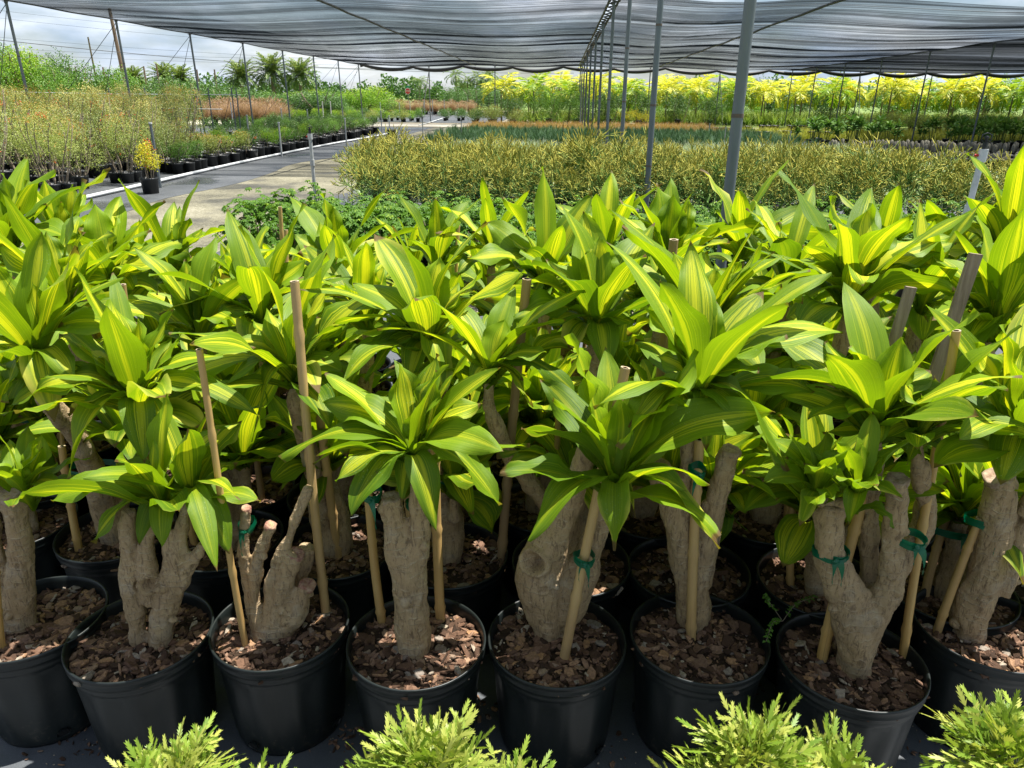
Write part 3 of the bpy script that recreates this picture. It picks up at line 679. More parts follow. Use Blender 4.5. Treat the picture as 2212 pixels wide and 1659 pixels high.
HERO = {
 'A': dict(rim=(72, 1330), rz=.2, ros=['A1'],
   trunk=[[(38, 1335, 34), (40, 1290, 34), (46, 1200, 24), (36, 1120, 24), (20, 1068, 27)], [(25, 1335, 34), (2, 1270, 26), (-12, 1190, 19), (-22, 1120, 17)]],
   cuts=[(20, 1062, 27)], stakes=[((4, 1400), (-12, 1200), 9)],
   label='corn plant in the leftmost front pot, thick forked cane with a cut top'),
 'B': dict(rim=(303, 1366), rz=1.1, ros=['B1', 'B2'],
   trunk=[[(300, 1375, 17), (290, 1300, 22), (280, 1235, 20), (276, 1150, 17), (280, 1100, 14)], [(325, 1300, 20), (322, 1240, 21), (318, 1170, 16), (335, 1110, 12)],
          [(345, 1375, 24), (362, 1300, 25), (384, 1235, 22), (392, 1150, 17), (402, 1090, 12)], [(378, 1290, 18), (406, 1232, 15), (440, 1172, 13)], [(362, 1265, 15), (364, 1180, 14), (350, 1120, 11)]],
   holes=[(322, 1270, 22, 26)], cuts=[], stakes=[],
   label='corn plant with several short canes parted round a hollow and low drooping leaves'),
 'C': dict(rim=(606, 1345), rz=2.3, ros=[],
   trunk=[[(580, 1385, 40), (562, 1345, 24), (545, 1290, 17), (560, 1200, 15), (574, 1160, 13), (585, 1135, 13)], [(585, 1375, 42), (606, 1320, 26), (612, 1270, 22), (628, 1225, 20), (638, 1196, 20)],
          [(560, 1330, 14), (536, 1262, 12), (527, 1200, 12), (532, 1098, 11)], [(590, 1330, 18), (585, 1260, 13), (598, 1220, 12), (640, 1120, 12), (668, 1050, 12)], [(600, 1365, 34), (635, 1325, 26), (652, 1290, 19), (664, 1262, 18)],
          [(600, 1330, 22, .09), (645, 1230, 24, .10), (665, 1180, 20, .1)]],
   cuts=[(532, 1094, 11), (585, 1131, 13), (639, 1192, 20), (664, 1257, 18)], cutred=(3,), stakes=[((530, 1388), (427, 755), 7.5), ((705, 1327), (634, 608), 10)], ties=[(528, 1142, 14, 9, 0)],
   label='pruned cane plant with bare sawn stubs, no leaves, between two tall bamboo stakes'),
 'D': dict(rim=(900, 1380), rz=.6, ros=['D1'],
   trunk=[[(890, 1345, 36), (888, 1290, 36), (880, 1230, 40), (860, 1170, 32), (850, 1110, 25), (845, 1075, 24)], [(890, 1250, 30), (898, 1190, 27), (908, 1120, 24), (905, 1060, 22), (896, 1010, 12)], [(850, 1190, 14), (835, 1120, 13), (825, 1085, 12)]],
   cuts=[(846, 1072, 23)], stakes=[((826, 1342), (793, 1060), 9.5, ), ((952, 1337), (940, 905), 10.5)], ties=[(800, 1075, 18, 12, 0), (905, 1098, 28, 18, 0)],
   label='corn plant with a smooth thick forked trunk between two bamboo stakes, leaves spreading low'),
 'E': dict(rim=(1203, 1376), rz=2.0, ros=['E1'],
   trunk=[[(1190, 1350, 42), (1180, 1310, 50), (1172, 1250, 56), (1180, 1195, 50), (1212, 1130, 29), (1232, 1075, 26), (1262, 1000, 24), (1270, 960, 23)], [(1215, 1330, 38), (1240, 1270, 44), (1262, 1220, 34), (1288, 1150, 24), (1312, 1090, 22), (1328, 1050, 12)]],
   holes=[(1160, 1212, 24, 40), (1192, 1283, 15, 14), (1160, 1290, 8, 8)], cuts=[(1271, 957, 22)], stakes=[((1220, 1417), (1352, 795), 11), ((1262, 1320), (1278, 1200), 8)], ties=[(1262, 1215, 20, 12, 1)],
   label='corn plant with a swollen knotty trunk base full of holes and one large arching crown'),
 'F': dict(rim=(1510, 1370), rz=.9, ros=['F1'],
   trunk=[[(1497, 1355, 34), (1497, 1290, 36), (1480, 1190, 35), (1462, 1120, 31), (1440, 1050, 30), (1420, 1000, 28)], [(1510, 1260, 30), (1530, 1160, 25), (1553, 1060, 23), (1580, 972, 23)], [(1490, 1180, 20), (1484, 1080, 20), (1490, 980, 20), (1500, 900, 16)]],
   cuts=[(1581, 968, 22)], stakes=[((1493, 1377), (1512, 950), 11)], ties=[(1508, 1024, 15, 13, 0)],
   label='corn plant with a tall V-shaped trunk and a big upright crown behind the nearest crown'),
 'G': dict(rim=(1838, 1420), rz=1.7, ros=['G1', 'G2', 'G3', 'G4'],
   trunk=[[(1847, 1425, 36), (1847, 1370, 44), (1840, 1310, 46), (1812, 1250, 38), (1792, 1190, 31), (1792, 1120, 31), (1798, 1085, 29)], [(1860, 1370, 38), (1890, 1310, 36), (1925, 1262, 28), (1928, 1185, 24), (1936, 1090, 24), (1938, 1035, 25)],
          [(1870, 1330, 30, .05), (1880, 1240, 22, .06), (1880, 1100, 20, .07), (1892, 960, 16, .05)], [(1890, 1330, 24, .08), (1950, 1200, 26, .1), (2000, 1120, 24, .12), (1985, 1000, 18, .06)]],
   holes=[(1868, 1305, 13, 10), (1880, 1340, 14, 16), (1922, 1270, 9, 8)], cuts=[(1938, 1028, 25)], stakes=[((1777, 1421), (1864, 1060), 12), ((1952, 1413), (2062, 715), 9.5)], ties=[(1800, 1203, 34, 22, 1), (1972, 1175, 30, 22, 1)],
   label='corn plant with a gnarled trunk, upright sawn-off cane and several small leaf crowns'),
 'H': dict(rim=(2130, 1350), rz=.4, ros=['H1'],
   trunk=[[(2090, 1375, 36), (2104, 1300, 38), (2130, 1230, 38), (2148, 1150, 34), (2160, 1060, 33), (2158, 1030, 32)], [(2160, 1280, 24), (2190, 1220, 20), (2215, 1110, 20), (2235, 1030, 16), (2200, 960, 12)]],
   cuts=[(2157, 1026, 31)], stakes=[((2025, 1364), (2118, 1120), 9)], ties=[(2140, 1132, 40, 24, 0)],
   label='corn plant in the rightmost front pot, stout cane wrapped with green tape beside a stake'),
}
ORD = {1: 'first', 2: 'second', 3: 'third', 4: 'fourth', 5: 'fifth', 6: 'sixth', 7: 'seventh', 8: 'eighth', 9: 'ninth', 10: 'tenth', 11: 'eleventh', 12: 'twelfth'}
GROUP_C = 'potted corn plants in the foreground block'
def cut_disc(mb, P, r, mat, T):
    a = np.arange(18)*2*PI/18; T = nrm(T); u = nrm(np.cross(T, [0, 1, 0.1])); w = np.cross(T, u)
    rr = r*(1+rng.normal(0, .05, 18)); P = np.asarray(P)
    def ring(q, dz, j=0): return P+T*(dz+rng.normal(0, j, 18)[:, None])+(np.cos(a)*rr*q)[:, None]*u+(np.sin(a)*rr*q)[:, None]*w
    V = np.vstack([ring(1.03, -.012), ring(1.05, .003, .0015), ring(.86, .004, .001), ring(.45, .002, .002), ring(.02, .001)])
    mb.add(V, gridfaces(5, 18, True), None, (0, 0, 0), mat)
used = {}
for key, hd in HERO.items():
    c = PZ(hd['rim'][0], hd['rim'][1], PH); X, Y = c[0], c[1]; used[key] = (X, Y)
    org = np.array([X, Y, 0.0])
    t = thing('potted_corn_plant', hd['label'], 'potted plant', org, 0, GROUP_C)
    po = part('pot', POT, t); po.rotation_euler = (0, 0, hd['rz'])
    i = len(used); so_ = part('soil', SOILS[i % 4], t); mu = part('bark_mulch', MULCH[i % 4], t); tag(mu, kind='stuff'); mu.rotation_euler = so_.rotation_euler = (0, 0, i*.9)
    mb = MB(); polys = []
    for pl in hd['trunk']:
        w = poly_world(pl, Y+{'E': .07, 'F': .09}.get(key, 0)); w = base_down(w) if pl is hd['trunk'][0] or w[0][2] < ZS+.05 else w
        q = smoothpath(w, 26); polys.append(q); tube(mb, q[:, :3], np.maximum(.004, q[:, 3]), 16)
    holes = [(np.array(PY(h_[0], h_[1], Y+(.07 if key == 'E' else 0)-h_[2]*1.3*depth((X, Y, ZS))/FPX)), h_[2]*depth((X, Y, .4))/FPX, h_[3]*depth((X, Y, .4))/FPX) for h_ in hd.get('holes', [])]
    for kk in range(9):
        q = random.choice(polys); j_ = random.randrange(3, 22); a_ = random.uniform(PI*.9, PI*2.1); rr_ = q[j_][3]; holes.append((q[j_][:3]+np.array([math.cos(a_)*rr_, math.sin(a_)*rr_, 0]), random.uniform(.009, .018), random.choice((-.012, -.008, .010))))
    me = remeshed(mb, 'trunk', M_BARK, org, holes=holes)
    tr = part('trunk', me, t)
    for j, (cx, cy, rp) in enumerate(hd['cuts']):
        P = PY(cx, cy, Y); q = min(polys, key=lambda q_: np.linalg.norm(q_[-1][:3]-P)); T = nrm(q[-1][:3]-q[-3][:3]); P = q[-1][:3]
        m_ = MB(); cut_disc(m_, P, rp*depth(P)/FPX*.93, 0, T+np.array([0, -.12, .1])); m_.build('cut_end', M_CUTRED if key == 'C' else M_CUT, tr, org)
    for rk in hd['ros']:
        B, tips, L0, w0, nf = ros_world(rk); m_ = MB(); rosette(m_, B, tips, nf+4, L0, w0, vig={'E1': .3, 'G3': .15, 'G4': .15, 'B1': .6, 'A1': .4}.get(rk, 1), fillrange=(.15, 1.0) if nf > 4 else (0, .9))
        m_.build('leaf_crown', M_LEAF, t, org)
        q = min(polys, key=lambda q_: np.linalg.norm(q_[-1][:3]-B)); m_ = MB()
        e = q[-1][:3]; nk = bez(e-UP*.02, e+UP*.02, B-UP*.06, B+UP*.0, 8); tube(m_, nk, np.linspace(.016, .013, 8), 10, rnd=(.1, .3, 0)); m_.build('crown_neck', M_BARK, tr, org)
    for (b_, tp, rp) in hd['stakes']:
        Bp = PZ(b_[0], b_[1], ZS+.005); yt = Bp[1]+(.09 if key == 'E' and rp > 10 else .04 if rp > 9 else .0)
        Tp = PY(tp[0], tp[1], yt); m_ = MB(); d_ = nrm(Tp-Bp); bamboo(m_, Bp-d_*.05, Tp, rp*depth((Tp+Bp)/2)/FPX*.98, random.choice((2, 3)))
        m_.build('bamboo_stake', STAKE_M, t, org)
    for (cx, cy, rp, rd, up_) in hd.get('ties', []):
        P = PY(cx, cy, Y-.02*up_); s_ = depth(P)/FPX; m_ = MB(); tie_mesh(m_, P+np.array([0, .02, 0]), (rp*s_*1.08, max(.03, rd*s_*1.4)), (1, 0, 0)); m_.build('tie_tape', M_TAPE, t, org)

# rows behind: pots on a staggered grid; every crown listed above goes to the nearest free pot of its row
rest = [k for k in ROS if k not in sum([h_['ros'] for h_ in HERO.values()], [])]
grid = []
for r_ in range(2, 8):
    half = .72*ROWY[r_]+.85; off = .19 if r_ % 2 == 0 else 0
    n = int(2*half/.385)+1
    x0 = -half-.05*ROWY[r_]
    for j in range(n+1):
        x = x0+j*.385+off+random.uniform(-.012, .012)-.03
        grid.append([x, ROWY[r_]+random.uniform(-.008, .008)+(-.045*(x) if r_ == 2 else -.02*x), r_, []])
for k in rest:
    B = PY(ROS[k][0], ROS[k][1], ROS[k][2])
    best = min(grid, key=lambda g: (g[0]-B[0])**2+1.5*(g[1]-B[1])**2+.10*len(g[3])); best[3].append(k)
# loose stakes seen among the crowns: (top px, py, Y, radius px, kind)
XST = [(264, 615, 2.1, 7, 0), (1137, 603, 2.05, 11, 1), (1455, 518, 2.38, 10.5, 1), (1706, 522, 3.0, 7, 1), (603, 447, 3.5, 4.5, 0), (617, 497, 3.3, 4.5, 0), (990, 487, 3.6, 4, 0), (785, 590, 2.8, 5, 1), (1790, 486, 3.4, 5, 0), (108, 700, 2.2, 5, 0), (1968, 620, 1.9, 12, 2), (2108, 548, 2.1, 14, 2), (1205, 830, 2.2, 7, 0), (690, 880, 1.98, 10, 0)]
colx = {}
for gi, (x, y, r_, ks) in enumerate(grid):
    px, _ = proj((x, y, .8))
    if px < -420 or px > 2700: continue
    colx[r_] = colx.get(r_, 0)+1
    what = 'with several leafy crowns' if len(ks) > 1 else 'with one broad striped crown' if ks else 'with dense striped crowns'
    tall = random.choice(('a pale bamboo stake', 'a leaning bamboo stake')) if False else ''
    lab = f'corn plant {what}, {ORD[r_]} row, {ORD.get(colx[r_], "last")} from left'
    org = np.array([x, y, 0.]); t = thing('potted_corn_plant', lab, 'potted plant', org, 0, GROUP_C)
    po = part('pot', POT, t); po.rotation_euler = (0, 0, random.uniform(0, 6))
    so_ = part('soil', SOILS[gi % 4], t); mu = part('bark_mulch', (MULCH[gi % 4] if r_ < 4 else MULCHB[gi % 2]), t); tag(mu, kind='stuff'); mu.rotation_euler = (0, 0, random.uniform(0, 6))
    Bs = []
    for k in ks:
        B, tips, L0, w0, nf = ros_world(k); Bs.append(B); m_ = MB(); rosette(m_, B, tips, nf+3, L0, w0*.98, fillrange=(.1, 1)); m_.build('leaf_crown', M_LEAF, t, org)
    nx = (2 if len(ks) else 3) if r_ < 5 else (1 if len(ks) else 3)
    for q in range(nx):
        zt = {2: .60, 3: .74, 4: .80, 5: .80, 6: .80, 7: .78}[r_]+random.uniform(-.10, .05)-(.10 if ks else 0)-(.10 if q else 0); zt = max(zt, .62 if r_ < 4 else .66)
        B = np.array([x+random.uniform(-.09, .09), y+random.uniform(-.07, .10), zt]); Bs.append(B)
        m_ = MB(); rosette(m_, B, (), random.choice((10, 13, 16)), random.uniform(.24, .36 if r_ < 5 else .32), random.uniform(.095, .125), nseg=11); m_.build('leaf_crown', M_LEAF, t, org)
    mb = MB()
    thick = random.uniform(.034, .046)
    base = np.array([x+random.uniform(-.03, .03), y+random.uniform(-.02, .03), ZS-.04])
    for q, B in enumerate(Bs):
        j1 = base+np.array([random.uniform(-.03, .03), 0, .12])
        w = [(*base, thick*1.1), (*j1, thick*random.uniform(.95, 1.2)), (*(j1*.5+B*.5+np.array([(B[0]-j1[0])*.25, 0, 0])), thick*.72), (*(B-UP*.12), thick*.62), (*(B-UP*.03), .014)]
        p_ = smoothpath(w, 20); tube(mb, p_[:, :3], np.maximum(.008, p_[:, 3]), 12, jitter=.03)
    if r_ <= 3: part('trunk', remeshed(mb, 'trunk', M_BARK, org, vox=.008), t)
    else: mb.build('trunk', M_BARK, t, org)
    if random.random() < .6:
        m_ = MB(); sx = x+random.choice((-1, 1))*random.uniform(.06, .11); sy = y+random.uniform(-.1, .02)
        bamboo(m_, (sx, sy, ZS-.04), (sx+random.uniform(-.05, .05), sy+.05, random.uniform(.62, .80)), random.uniform(.009, .013)); m_.build('bamboo_stake', STAKE_M, t, org)
        m_ = MB(); tie_mesh(m_, (base[0]*.6+sx*.4, base[1], random.uniform(.5, .62)), (abs(sx-base[0])*.5+.045, .05), (1, 0, 0)); m_.build('tie_tape', M_TAPE, t, org)
    for xs in list(XST):
        Tp = PY(xs[0], xs[1], xs[2])
        if abs(Tp[0]-x) < .26 and abs(Tp[1]-y) < .26:
            XST.remove(xs); m_ = MB(); rr = xs[3]*depth(Tp)/FPX
            bt = np.array([x+.7*(Tp[0]-x)+(-.03 if xs[4] == 2 else 0), y+.4*(Tp[1]-y)+.02, ZS-.04])
            if xs[4] < 2: bamboo(m_, bt, Tp, rr, 4, (random.random(), .5, .9 if xs[4] else .1)); m_.build('bamboo_stake', STAKE_M, t, org)
            else:
                bt = Tp-np.array([.065, .02, .55]); ax = nrm(Tp-bt); u = nrm(np.cross(ax, [0, 1, 0])); w_ = np.cross(ax, u); V = []
                for e in (bt, bt*.5+Tp*.5, Tp):
                    for a_, b_ in ((-1, -1), (1, -1), (1, 1), (-1, 1)): V.append(e+u*a_*rr*.95+w_*b_*rr*.4)
                m_.add(V, [gridfaces(3, 4, True), np.array([[8, 9, 10, 11]])], smooth=False); m_.build('wooden_stake', M_SLAT, t, org)

# ------------------------------------------------------------------ lacy aralias at the photographer's feet
M_LACY = mat_foliage('lacy_leaf', (.13, .23, .02), (.30, .39, .05), (.40, .43, .09), trans=.35, rough=.45, hue_obj=.1)
M_STEMG = mat_simple('green_stem', (.10, .16, .03), (.24, .27, .06), 20, .6, .2)
def lobed(mb, p, d, n, L, rn):
    """one serrated leaflet: narrow blade with pointed side teeth"""
    s_ = nrm(np.cross(n, d)); k = 4; V = [p]; F3 = []; w = L*.085
    prev = (0, )
    V = [p+s_*w*.3, p-s_*w*.3]
    for i in range(1, k+1):
        f = i/(k+.6); c = p+d*L*f-n*L*.12*f*f
        V += [c+s_*w*(1-.5*f), c-s_*w*(1-.5*f)]
    V.append(p+d*L-n*L*.14)
    F4 = [(2*i, 2*i+1, 2*i+3, 2*i+2) for i in range(k)]; F3.append((2*k, 2*k+1, 2*k+2))
    for i in range(k):
        for sg in (1, -1):
            a = 2*i+(0 if sg > 0 else 1); b = a+2; f = (i+.8)/(k+.6)
            tip = p+d*L*(f+.16)+s_*sg*L*(.21*(1-.5*f)+random.uniform(-.03, .04))-n*L*.1*f
            V.append(tip); F3.append((a, len(V)-1, b) if sg < 0 else (b, len(V)-1, a))
    mb.add(np.array(V), [np.array(F4), np.array(F3)], None, rn, 0, False)
def frond(mb, ms, base, d, n, L, pn=3):
    s_ = nrm(np.cross(n, d)); pts = []
    for f in np.linspace(0, 1, 6): pts.append(base+d*L*f-n*L*.25*f*f+n*L*.05*math.sin(f*3))
    pts = np.array(pts); tube(ms, pts, np.linspace(.0013, .0006, 6), 4, False, mat=0)
    c = random.random()
    for i in range(pn+1):
        f = .3+.7*i/pn; q = pts[0]*0+np.array([np.interp(f, np.linspace(0, 1, 6), pts[:, k]) for k in range(3)])
        if i == pn: lobed(mb, q, nrm(d-n*.3), n, L*.5, (random.random(), c, 0)); break
        for sg in (1, -1):
            dd = nrm(d*.75+s_*sg*.7-n*.1+rng.normal(0, .25, 3)); pl = L*(.62*(1-.35*f))
            lobed(mb, q, dd, nrm(n+rng.normal(0, .25, 3)), pl, (random.random(), c, 0))
def lacy(mb, ms, c, r, n, L=.078):
    c = np.asarray(c, float); n = int(n*1.5); r = r*.78
    for i in range(n):
        z = 1-(i+.5)/n*1.15; a = i*GA+random.uniform(-.3, .3); q = math.sqrt(max(0, 1-z*z)); dirn = nrm(np.array([q*math.cos(a), q*math.sin(a), z+.25])+rng.normal(0, .12, 3))
        b = c+dirn*r*random.uniform(.15, 1.0)*np.array([1, 1, .75]); nn = nrm(UP*.8+dirn*.5+rng.normal(0, .5, 3)); nn = nrm(nn-dirn*np.dot(nn, dirn))
        frond(mb, ms, b, nrm(dirn+rng.normal(0, .30, 3)), nn, L*random.uniform(.7, 1.1))
LAC = [((388, 1655), .105, 'on the left', [(-.01, 0, .0, .1, 70), (.13, .02, -.09, .07, 40), (-.07, -.02, -.07, .07, 30)]),
       ((925, 1625), .11, 'in front of the forked trunk pot', [(0, 0, 0, .1, 80), (.17, .0, -.08, .07, 34), (-.08, 0, -.05, .07, 30)]),
       ((1650, 1625), .11, 'before the V trunk pot', [(-.02, .01, .015, .09, 60), (.13, 0, -.05, .10, 70), (-.09, 0, -.06, .07, 30)]),
       ((2175, 1600), .11, 'at the right corner', [(0, 0, 0, .1, 80), (-.02, -.05, -.12, .09, 50)])]
sm_pot = pot_mesh('small_pot', .15, .26, 48, 10)
for i, (pc, r, w_, cl) in enumerate(LAC):
    Pc = PY(pc[0], pc[1]+70, 1.08); org = np.array([Pc[0], Pc[1], 0.])
    t = thing('potted_lacy_aralia', ['lacy lime green aralia clump in front of the pot with parted canes', 'lacy lime green aralia clump in front of the smooth forked trunk', 'lacy lime green aralia clump between the V-shaped and gnarled trunks', 'lacy lime green aralia clump in the bottom right corner'][i], 'potted plant', org, 0, 'lacy aralias along the front edge')
    part('pot', sm_pot, t)
    mb, ms = MB(), MB()
    for (dx, dy, dz, rr, n) in cl:
        cc = Pc+np.array([dx, dy, dz]); lacy(mb, ms, cc, rr, n)
        tube(ms, smoothpath([(org[0]+dx*.3, org[1], .2), (cc[0]*.7+org[0]*.3, cc[1], cc[2]*.6+.08), tuple(cc)], 10), .004, 6)
    mb.build('foliage', M_LACY, t, org); ms.build('stem', M_STEMG, t, org)
    o = part('soil', SOILS[0], t); o.scale = (.78, .78, .72)

# ------------------------------------------------------------------ generic plant pieces
def leafquads(P, D, N, L, Wd, rn):
    """pointed folded leaves as arrays: P base, D direction, N normal"""
    S_ = np.cross(N, D); S_ /= np.linalg.norm(S_, axis=1)[:, None]+1e-9
    L = np.asarray(L)[:, None]*np.ones((len(P), 1)); Wd = np.asarray(Wd)[:, None]*np.ones((len(P), 1))
    a = P; b = P+D*L*.45+S_*Wd*.5+N*Wd*.18; c = P+D*L-N*L*.12; d = P+D*L*.45-S_*Wd*.5+N*Wd*.18; e = P+D*L*.5
    V = np.stack([a, b, c, d, e], 1).reshape(-1, 3); n = len(P); i = np.arange(n)[:, None]*5
    F = np.concatenate([i+np.array([[0, 1, 4]]), i+np.array([[1, 2, 4]]), i+np.array([[4, 2, 3]]), i+np.array([[0, 4, 3]])])
    return V, F, np.repeat(rn, 5, 0)
def unit(n): v = rng.normal(0, 1, (n, 3)); return v/np.linalg.norm(v, axis=1)[:, None]
def cloud(mb, n, fn, L, wr=.45, upb=.6, mat=0, clump=0, top=(0, 1)):
    """fn(n)-> points and outward directions; clump: gather leaves into sprays"""
    if clump:
        k = max(1, n//clump); P, O = fn(k); P = np.repeat(P, clump, 0); O = np.repeat(O, clump, 0); n = len(P)
        sh = np.repeat(rng.random((k, 1)), clump, 0); P = P+rng.normal(0, L*.9, (n, 3))
    else: P, O = fn(n); sh = rng.random((n, 1))
    D = O*.7+unit(n)*.8; D /= np.linalg.norm(D, axis=1)[:, None]
    N = unit(n)*.7+np.array([0, 0, upb])+O*.3; N -= D*np.sum(N*D, 1)[:, None]; N /= np.linalg.norm(N, axis=1)[:, None]+1e-9
    zt = (P[:, 2:3]-top[0])/(top[1]-top[0])
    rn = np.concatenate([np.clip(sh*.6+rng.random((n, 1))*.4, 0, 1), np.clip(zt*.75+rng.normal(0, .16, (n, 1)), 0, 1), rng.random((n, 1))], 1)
    V, F, rr = leafquads(P, D, N, L*rng.uniform(.65, 1.25, n), L*wr*rng.uniform(.8, 1.2, n), rn)
    mb.add(V, F, None, rr, mat, False)
def lumpy(c, r, lumps, hollow=.5):
    """a crown made of several lumps inside an ellipsoid"""
    c = np.asarray(c, float); r = np.asarray(r, float)
    cs = unit(lumps)*rng.uniform(.35, .8, (lumps, 1)); cs[:, 2] = cs[:, 2]*.8
    rs = rng.uniform(.28, .48, lumps)
    def fn(n):
        j = rng.integers(0, lumps, n); u = unit(n); q = rng.uniform(hollow, 1, (n, 1))**.6
        P = cs[j]+u*q*rs[j][:, None]; return c+P*r, u
    return fn
def blades(mb, base, n, L, w, spread, droop, mat=0, seg=3, rn_lo=0):
    """arching narrow blades from points base (array)"""
    idx = rng.integers(0, len(base), n); P = base[idx]; a = rng.uniform(0, 2*PI, n); sp = np.abs(rng.normal(0, spread, n))
    H = np.stack([np.cos(a), np.sin(a), np.zeros(n)], 1); S_ = np.stack([-np.sin(a), np.cos(a), np.zeros(n)], 1)
    LL = (L*rng.uniform(.6, 1.15, n))[:, None]; V = []
    for k in range(seg+1):
        f = k/seg; C = P+H*LL*(np.sin(sp)[:, None]*f+droop*.5*f*f)+UP*LL*(np.cos(sp)[:, None]*f-droop*f*f*.5)
        ww = w*(1-f*.92)*.5*np.ones((n, 1)); V += [C+S_*ww, C-S_*ww]
    V = np.stack(V, 1); m_ = V.shape[1]; i = np.arange(n)[:, None]*m_
    F = np.concatenate([i+np.array([[2*k, 2*k+1, 2*k+3, 2*k+2]]) for k in range(seg)])
    g = rng.random((n, 1)); zz = np.tile(np.repeat(np.arange(seg+1)/seg, 2), n)[:, None]
    rn = np.concatenate([np.repeat(g, m_, 0), np.clip(zz*.8+np.repeat(rng.normal(.1, .2, (n, 1)), m_, 0), 0, 1), np.repeat(rng.random((n, 1)), m_, 0)], 1)
    mb.add(V.reshape(-1, 3), F, None, rn, mat, False)
def simple_pot(name, r, h):
    mb = MB(); lathe(mb, [(0, .003), (r*.82, .0), (r*.93, h*.85), (r, h*.87), (r, h), (r*.95, h), (r*.93, h*.9), (0, h*.9)], 20); return mb.mesh(name, M_BLACKP)
P_SM = simple_pot('pot', .14, .24); P_MD = simple_pot('pot', .19, .32)

# ------------------------------------------------------------------ pencil-branched bushes
M_PENCIL = mat_foliage('pencil_twigs', (.055, .145, .045), (.13, .24, .05), (.40, .36, .065), trans=.0, rough=.7, hue_obj=.55, spec=.15, tint3=(.5, 1.0))
def pencil_bush(seed):
    random.seed(seed); r_ = np.random.default_rng(seed); mb = MB(); segs = []
    def grow(p, d, L, r, lv):
        q = p+d*L
        segs.append((p, q, r, r*.85, lv))
        if lv >= 6 or (lv > 3 and random.random() < .12): return
        for k in range(random.choice((2, 2, 3) if lv < 5 else (1, 2, 2))):
            nd = nrm(d+r_.normal(0, .45, 3)+UP*.13); grow(q, nd, L*random.uniform(.72, .98), max(.0048, r*.80), lv+1)
    for k in range(9):
        a = k*GA; grow(np.array([.03*math.cos(a), .03*math.sin(a), .30]), nrm([math.cos(a)*1.0, math.sin(a)*1.0, .75+random.random()*.8]), random.uniform(.15, .2), .009, 0)
    n = len(segs); A = np.array([s_[0] for s_ in segs]); B = np.array([s_[1] for s_ in segs]); ra = np.array([s_[2] for s_ in segs])[:, None]; rb = np.array([s_[3] for s_ in segs])[:, None]
    D = B-A; D /= np.linalg.norm(D, axis=1)[:, None]; u = np.cross(D, r_.normal(0, 1, (n, 3))); u /= np.linalg.norm(u, axis=1)[:, None]; w = np.cross(D, u); V = []
    for P, q in ((A, ra), (B, rb)):
        for k in range(3): V.append(P+u*q*math.cos(k*2.0944)+w*q*math.sin(k*2.0944))
    V = np.stack(V, 1); i = np.arange(n)[:, None]*6
    F = np.concatenate([i+np.array([[k, (k+1) % 3, 3+(k+1) % 3, 3+k]]) for k in range(3)])
    lv = np.array([s_[4] for s_ in segs]); g = np.clip(lv/6*.75+A[:, 2]*.35-.15+r_.normal(0, .15, n), 0, 1)
    rn = np.stack([r_.random(n), g, r_.random(n)], 1); mb.add(V.reshape(-1, 3), F, None, np.repeat(rn, 6, 0), 0, True)
    t = thing('pencil_bush', 'x', 'shrub', (0, 0, -50), 0, 'pencil-branched bushes')
    part('pot', P_MD, t); mb.build('branches', M_PENCIL, t); return t
_st = random.getstate()
PB = [pencil_bush(100+k) for k in range(4)]
random.setstate(_st); random.seed(5)
PENCIL_LAB = 'potted bush of thin leafless pencil twigs, green below and golden orange at the tips'
first = [True]*4
for rr, y in enumerate((9.6, 10.35, 11.1, 11.85)):
    x0 = -2.35+.25*(rr % 2)-.12*rr; n = 15
    for j in range(n):
        x = x0+j*.70+random.uniform(-.09, .09)
        if rr >= 2 and x > 4.0: continue
        if rr == 1 and (x > 6.6 or 4.9 < x < 5.7): continue
        k = random.randrange(4); sc = random.uniform(.95, 1.2)*(1.0 if rr < 2 else .97)
        if first[k]: o = PB[k]; o.location = (x, y, 0); first[k] = False
        else: o = copy_tree(PB[k], (x, y+random.uniform(-.08, .08), 0), random.uniform(0, 6), sc)
        o['label'] = PENCIL_LAB

